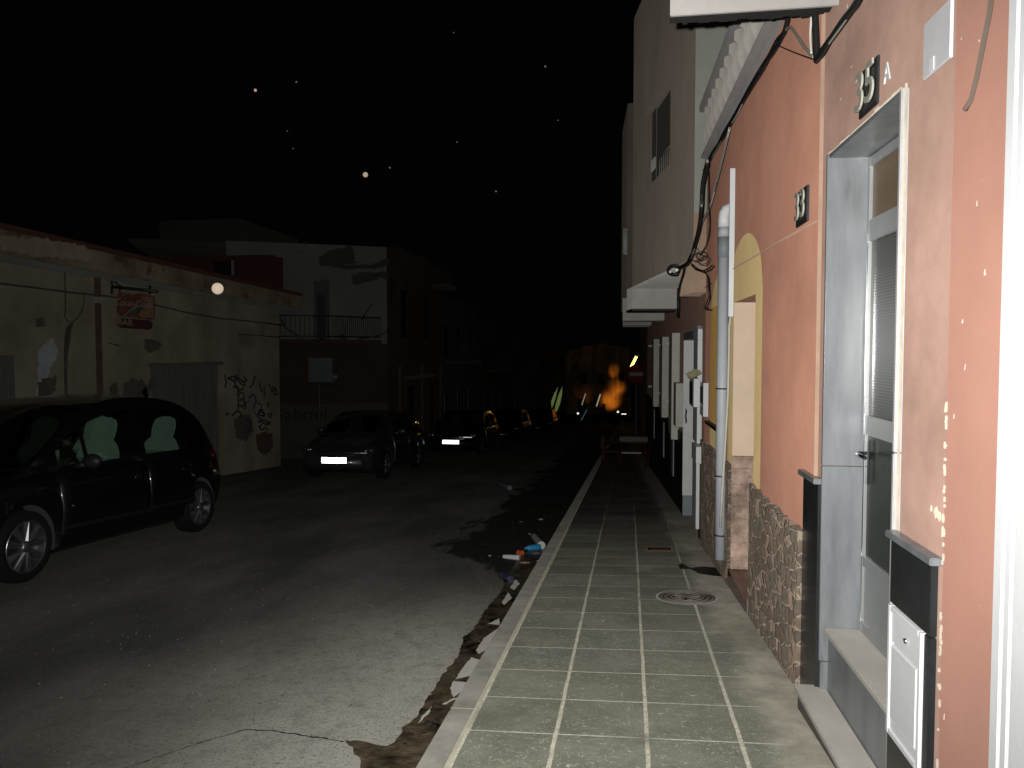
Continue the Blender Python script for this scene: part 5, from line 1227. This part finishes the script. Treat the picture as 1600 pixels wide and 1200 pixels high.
# ------------------------------------------------------------------ litter
def on_road(px, py, lift=0): p = at_road(px, py); p.z += lift; return p
def litter_tube(px0, py0, px1, py1, r, m, name, lab, cat, rs=None):
    a, b = on_road(px0, py0, r*.9), on_road(px1, py1, r*.9); pts = [a.lerp(b, t) for t in (0, .05, .3, .6, .8, .88, 1)]
    return single(name, MB().tube(pts, [q*r for q in (rs or (.85, 1, 1.02, .95, .8, .42, .4))], 14), m, a, lab, cat)
litter_tube(846, 858, 833, 842, .045, LIT_W, 'plastic_cup', 'crushed white cup leaning over the blue bottle by the kerb', 'cup', (1, .98, .9, .85, .8, .78, .76))
litter_tube(844, 859, 820, 861, .034, LIT_B, 'plastic_bottle', 'blue plastic bottle lying in the gutter litter', 'bottle')
litter_tube(786, 873, 812, 875, .026, LIT_W, 'paper_cup', 'white paper cup lying left of the orange wrapper', 'cup', (.7, .8, .9, 1, 1.1, 1.1, 1.12))
litter_tube(799, 911, 783, 903, .036, LIT_D, 'crushed_can', 'dark crumpled drink can on the pale road edge', 'can', (.8, 1, .7, 1.05, .8, .95, .85))
litter_tube(780, 760, 797, 767, .06, BOTC, 'plastic_bottle', 'cloudy empty bottle lying farther out on the road', 'bottle', (.8, 1, .9, 1, .9, .8, .7))
def scrap(px, py, r, m, name, lab, cat, seed, flat=.5, group=None):
    rnd = random.Random(seed); p = on_road(px, py, r*flat*.7); bm = bmesh.new(); bmesh.ops.create_icosphere(bm, subdivisions=2, radius=r)
    mb_ = MB(); bm.verts.ensure_lookup_table()
    mb_.add([p+Vector((v.co.x*rnd.uniform(.6, 1.2), v.co.y*rnd.uniform(.6, 1.2), v.co.z*flat*rnd.uniform(.5, 1.2))) for v in bm.verts], [tuple(v.index for v in f_.verts) for f_ in bm.faces]); bm.free()
    return single(name, mb_, m, p, lab, cat, group)
scrap(813, 868, .055, LIT_O, 'wrapper', 'crumpled orange wrapper in the middle of the gutter litter', 'wrapper', 1, .7)
scrap(845, 812, .035, LIT_Y, 'paper_scrap', 'yellowish scrap of paper in the black wet area', 'scrap', 2, .3)
scrap(826, 874, .04, MAROON, 'rag', 'dark brown rag beside the orange wrapper', 'rag', 3, .3)
scrap(838, 866, .05, mat('grey violet rag', (.09, .06, .07), .8), 'rag', 'grey violet rag between blue bottle and kerb', 'rag', 4, .3)
scrap(814, 816, .03, BOTC, 'paper_scrap', 'faint grey scrap on the wet road above the litter', 'scrap', 5, .3)
scrap(828, 835, .02, LIT_Y, 'paper_scrap', 'tiny tan scrap just above the white cup', 'scrap', 6, .3)
scrap(840, 877, .012, LIT_W, 'paper_scrap', 'tiny white fleck against the kerb by the litter', 'scrap', 7, .5)
scrap(765, 869, .014, LIT_W, 'paper_scrap', 'white fleck on the road left of the litter pile', 'scrap', 8, .5)
scrap(820, 880, .05, mat('tan cardboard', (.2, .14, .09), .9), 'cardboard', 'flat tan cardboard piece below the orange wrapper', 'cardboard', 9, .12)
# pebbles and grit on the near road: uncountable
rnd = random.Random(21); mb = MB()
for k in range(900):
    x = rnd.uniform(-6, -.95); y = rnd.uniform(2.6, 12); r = rnd.uniform(.002, .006)
    p = Vector((x, y, road_z(0, y))); mb.add([p+Vector((r, 0, 0)), p+Vector((-r*.5, r*.8, 0)), p+Vector((-r*.6, -r*.8, 0)), p+Vector((0, 0, r*.9))], [(0, 1, 3), (1, 2, 3), (2, 0, 3)])
tag(mb.build('grit', mat('pale grit', (0.238, 0.224, 0.196), .9, .4, 40, 0)), kind='stuff')

# ------------------------------------------------------------------ airborne dust lit by the flash, lens blur put into the ball size
def mote(px, py, Y, rpx, m, lab, group=None):
    p = at_Y(px, py, Y); r = rpx/F_PX*(p-EYE).dot(CF)
    return single('dust_mote', MB().ball((p.x, p.y, p.z), r, 8), m, p, lab, 'dust mote', group)
mote(340, 451, .85, 9, MOTE, 'large pale warm dust orb floating before the low building')
mote(571, 273, 1.1, 4, MOTE, 'bright speck of dust floating in the black sky')
mote(399, 141, 2.4, 2.2, mat('warm dust', (0.15, 0.095, 0.07), .9), 'reddish speck of dust high in the black sky')
for x, y, s in ((463, 128, 1.5), (609, 262, 1.4), (449, 205, 1.0), (714, 222, 1.0), (852, 104, 1.6), (458, 232, .9), (775, 299, 1.3), (709, 51, 1.0), (872, 188, .9)):
    mote(x, y, 3.0, s*.85, MOTED, 'tiny pale dust speck floating in the black sky', 'dust specks in the air')

# ------------------------------------------------------------------ far lights
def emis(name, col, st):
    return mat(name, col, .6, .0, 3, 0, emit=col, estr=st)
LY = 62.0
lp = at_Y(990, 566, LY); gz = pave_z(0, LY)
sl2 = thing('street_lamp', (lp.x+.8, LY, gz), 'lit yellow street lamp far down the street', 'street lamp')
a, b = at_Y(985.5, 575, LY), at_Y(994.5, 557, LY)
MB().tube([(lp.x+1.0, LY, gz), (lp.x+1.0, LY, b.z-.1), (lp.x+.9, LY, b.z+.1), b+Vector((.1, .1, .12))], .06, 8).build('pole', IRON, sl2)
MB().tube([a, b], .10, 10).build('lamp_streak', emis('sodium lamp streak', (1, .62, .10), 6), sl2)  # the lamp's motion streak, put into a tilted glowing tube
# sodium lit house at the end of the street
fh = at_Y(952, 640, 75); gz = road_z(0, 75)
ORW = mat('ochre end house wall', (.20, .13, .07), .9, .6, .8, .5, 8, tint=(.45, .32, .18), spots=((.03, .02, .01), 1.1, .50, .2), stretch=(1, 1, .5))
eh = thing('lamplit_house', (fh.x, 75, gz), 'small house glowing orange under sodium light at the street end', 'house')
def q75(x, y, Y=75): return at_Y(x, y, Y)
MB().prism([q75(884, 648), q75(986, 646), q75(986, 545), q75(940, 536), q75(884, 548)], (0, 4, 0)).build('wall', ORW, eh)
for k, (x, y, w_, h_) in enumerate(((903, 646, 12, 22), (934, 600, 9, 16), (941, 645, 5, 14), (968, 596, 7, 15), (909, 600, 9, 16))):
    a_, b_ = q75(x, y, 74.9), q75(x+w_, y-h_, 74.9); MB().box(a_.x, b_.x, 74.9, 74.99, a_.z, b_.z).build('window', DARK, eh)
# green streaks of blurred light, added as glowing flat shapes on stems
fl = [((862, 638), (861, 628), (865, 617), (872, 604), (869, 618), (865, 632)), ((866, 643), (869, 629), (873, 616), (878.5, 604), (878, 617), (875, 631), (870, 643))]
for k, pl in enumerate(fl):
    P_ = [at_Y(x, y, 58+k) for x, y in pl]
    fb = thing('green_streak', (P_[0].x, 58+k, road_z(0, 58)), ('slimmer left one of two glowing green streaks of blurred light', 'wider right one of two glowing green streaks of blurred light')[k], 'glow streak', 'green light streaks')
    MB().prism(P_, (0, .03, 0)).build('streak_shape', emis('green streak glow' + (' pale' if k else ''), (.20, .27, .08), .38), fb)
    MB().tube([P_[0]+Vector((0, .06, -1.2)), P_[0]+Vector((0, .06, 0)), P_[3]+Vector((0, .06, 0))], .03, 6).build('added_stem', GALV, fb)
# thin streaks of blurred far lights, added as glowing tubes
for (x0, y0, x1, y1, c_, st, lab) in ((909, 633, 915, 615, (.5, .45, .3), .35, 'dim warm light streak left of the orange house'), (932, 635, 938, 616, (.6, .55, .4), .5, 'dim pale light streak against the orange house'),
                                  (823, 662, 830, 638, (.3, .25, .15), .12, 'faint brown light streak far left of the green streaks'), (908, 657, 917, 640, (.10, .25, .28), .18, 'faint blue green light streak under the orange house')):
    a, b = at_Y(x0, y0, 60), at_Y(x1, y1, 60)
    single('light_streak', MB().tube([a, b], .045, 8), emis('neon %d' % x0, c_, st), a, lab, 'light streak')
dc = [(903, 646, 1.6, 'left headlamp of a distant car facing up the street'), (965.5, 643.5, 1.6, 'single lamp glowing under the orange house'), (848, 658, 1.1, 'dim glowing ball for a car glint behind the parked row'), (819, 661, 1.6, 'faint glowing ball for a car glint beside the parked row')]  # last two are glints on cars, added as glowing balls
for x, y, r_, lab in dc:
    p = at_Y(x, y, 55); single('lamp', MB().ball((p.x, p.y, p.z), r_/F_PX*55, 8), emis('white lamp and glint %d' % x, (1, 1, .95), 1.1 if r_ > 1.5 and x > 850 else .25), p, lab, 'lamp')
a, b = at_Y(971, 647.6, 50), at_Y(978.5, 646.2, 50); single('number_plate', MB().box(a.x, b.x, 50, 50.02, a.z, b.z), RETRO, a, 'tiny bright plate of a car far down the street', 'plate')

# ------------------------------------------------------------------ lights
def light(name, typ, loc, e, col, size=.02):
    l = bpy.data.lights.new(name, typ); l.energy = e; l.color = col; l.shadow_soft_size = size
    o = bpy.data.objects.new(name, l); o.location = loc; COL.objects.link(o); return o
fl_ = light('camera_flash', 'SPOT', EYE+CR*-.045+CU*.065+CF*.03, 1200, (1.0, .985, .95), .012)
fl_.data.spot_size = R(108); fl_.data.spot_blend = 1.0
fl_.rotation_euler = CF.to_track_quat('-Z', 'Y').to_euler()
def glow(px, py, tx, ty, e, deg, col=(1, .36, .05)):  # added spots without fittings, aimed to shape the blurred orange glow
    a_ = at_Y(px, py, 73.6); t_ = at_Y(tx, ty, 75); o = light('sodium_glow', 'SPOT', a_, e, col, .1)
    o.data.spot_size = R(deg); o.data.spot_blend = 1.0; o.rotation_euler = (t_-a_).to_track_quat('-Z', 'Y').to_euler()
glow(954, 632, 954, 626, 110, 84)
glow(966, 612, 964, 606, 55, 74)
glow(958, 604, 959, 582, 90, 34)
glow(916, 634, 914, 618, 7, 70)
glow(930, 556, 926, 546, 1.2, 140)
w = bpy.data.worlds.new('World'); sc.world = w; w.use_nodes = True
w.node_tree.nodes['Background'].inputs[0].default_value = (.0007, .0008, .0008, 1); w.node_tree.nodes['Background'].inputs[1].default_value = .7

cam = bpy.data.cameras.new('camera'); co = bpy.data.objects.new('camera', cam); COL.objects.link(co)
cam.sensor_width = 36; cam.lens = 36*F_PX/1600; cam.clip_start = .05; cam.clip_end = 1000
co.matrix_world = Matrix((CR, CU, -CF)).transposed().to_4x4(); co.location = EYE
sc.camera = co
vs = sc.view_settings; vs.view_transform = 'Standard'; vs.look = 'None'; vs.exposure = 0; vs.gamma = 1
for o in bpy.data.objects:
    if '_b' in o: del o['_b']
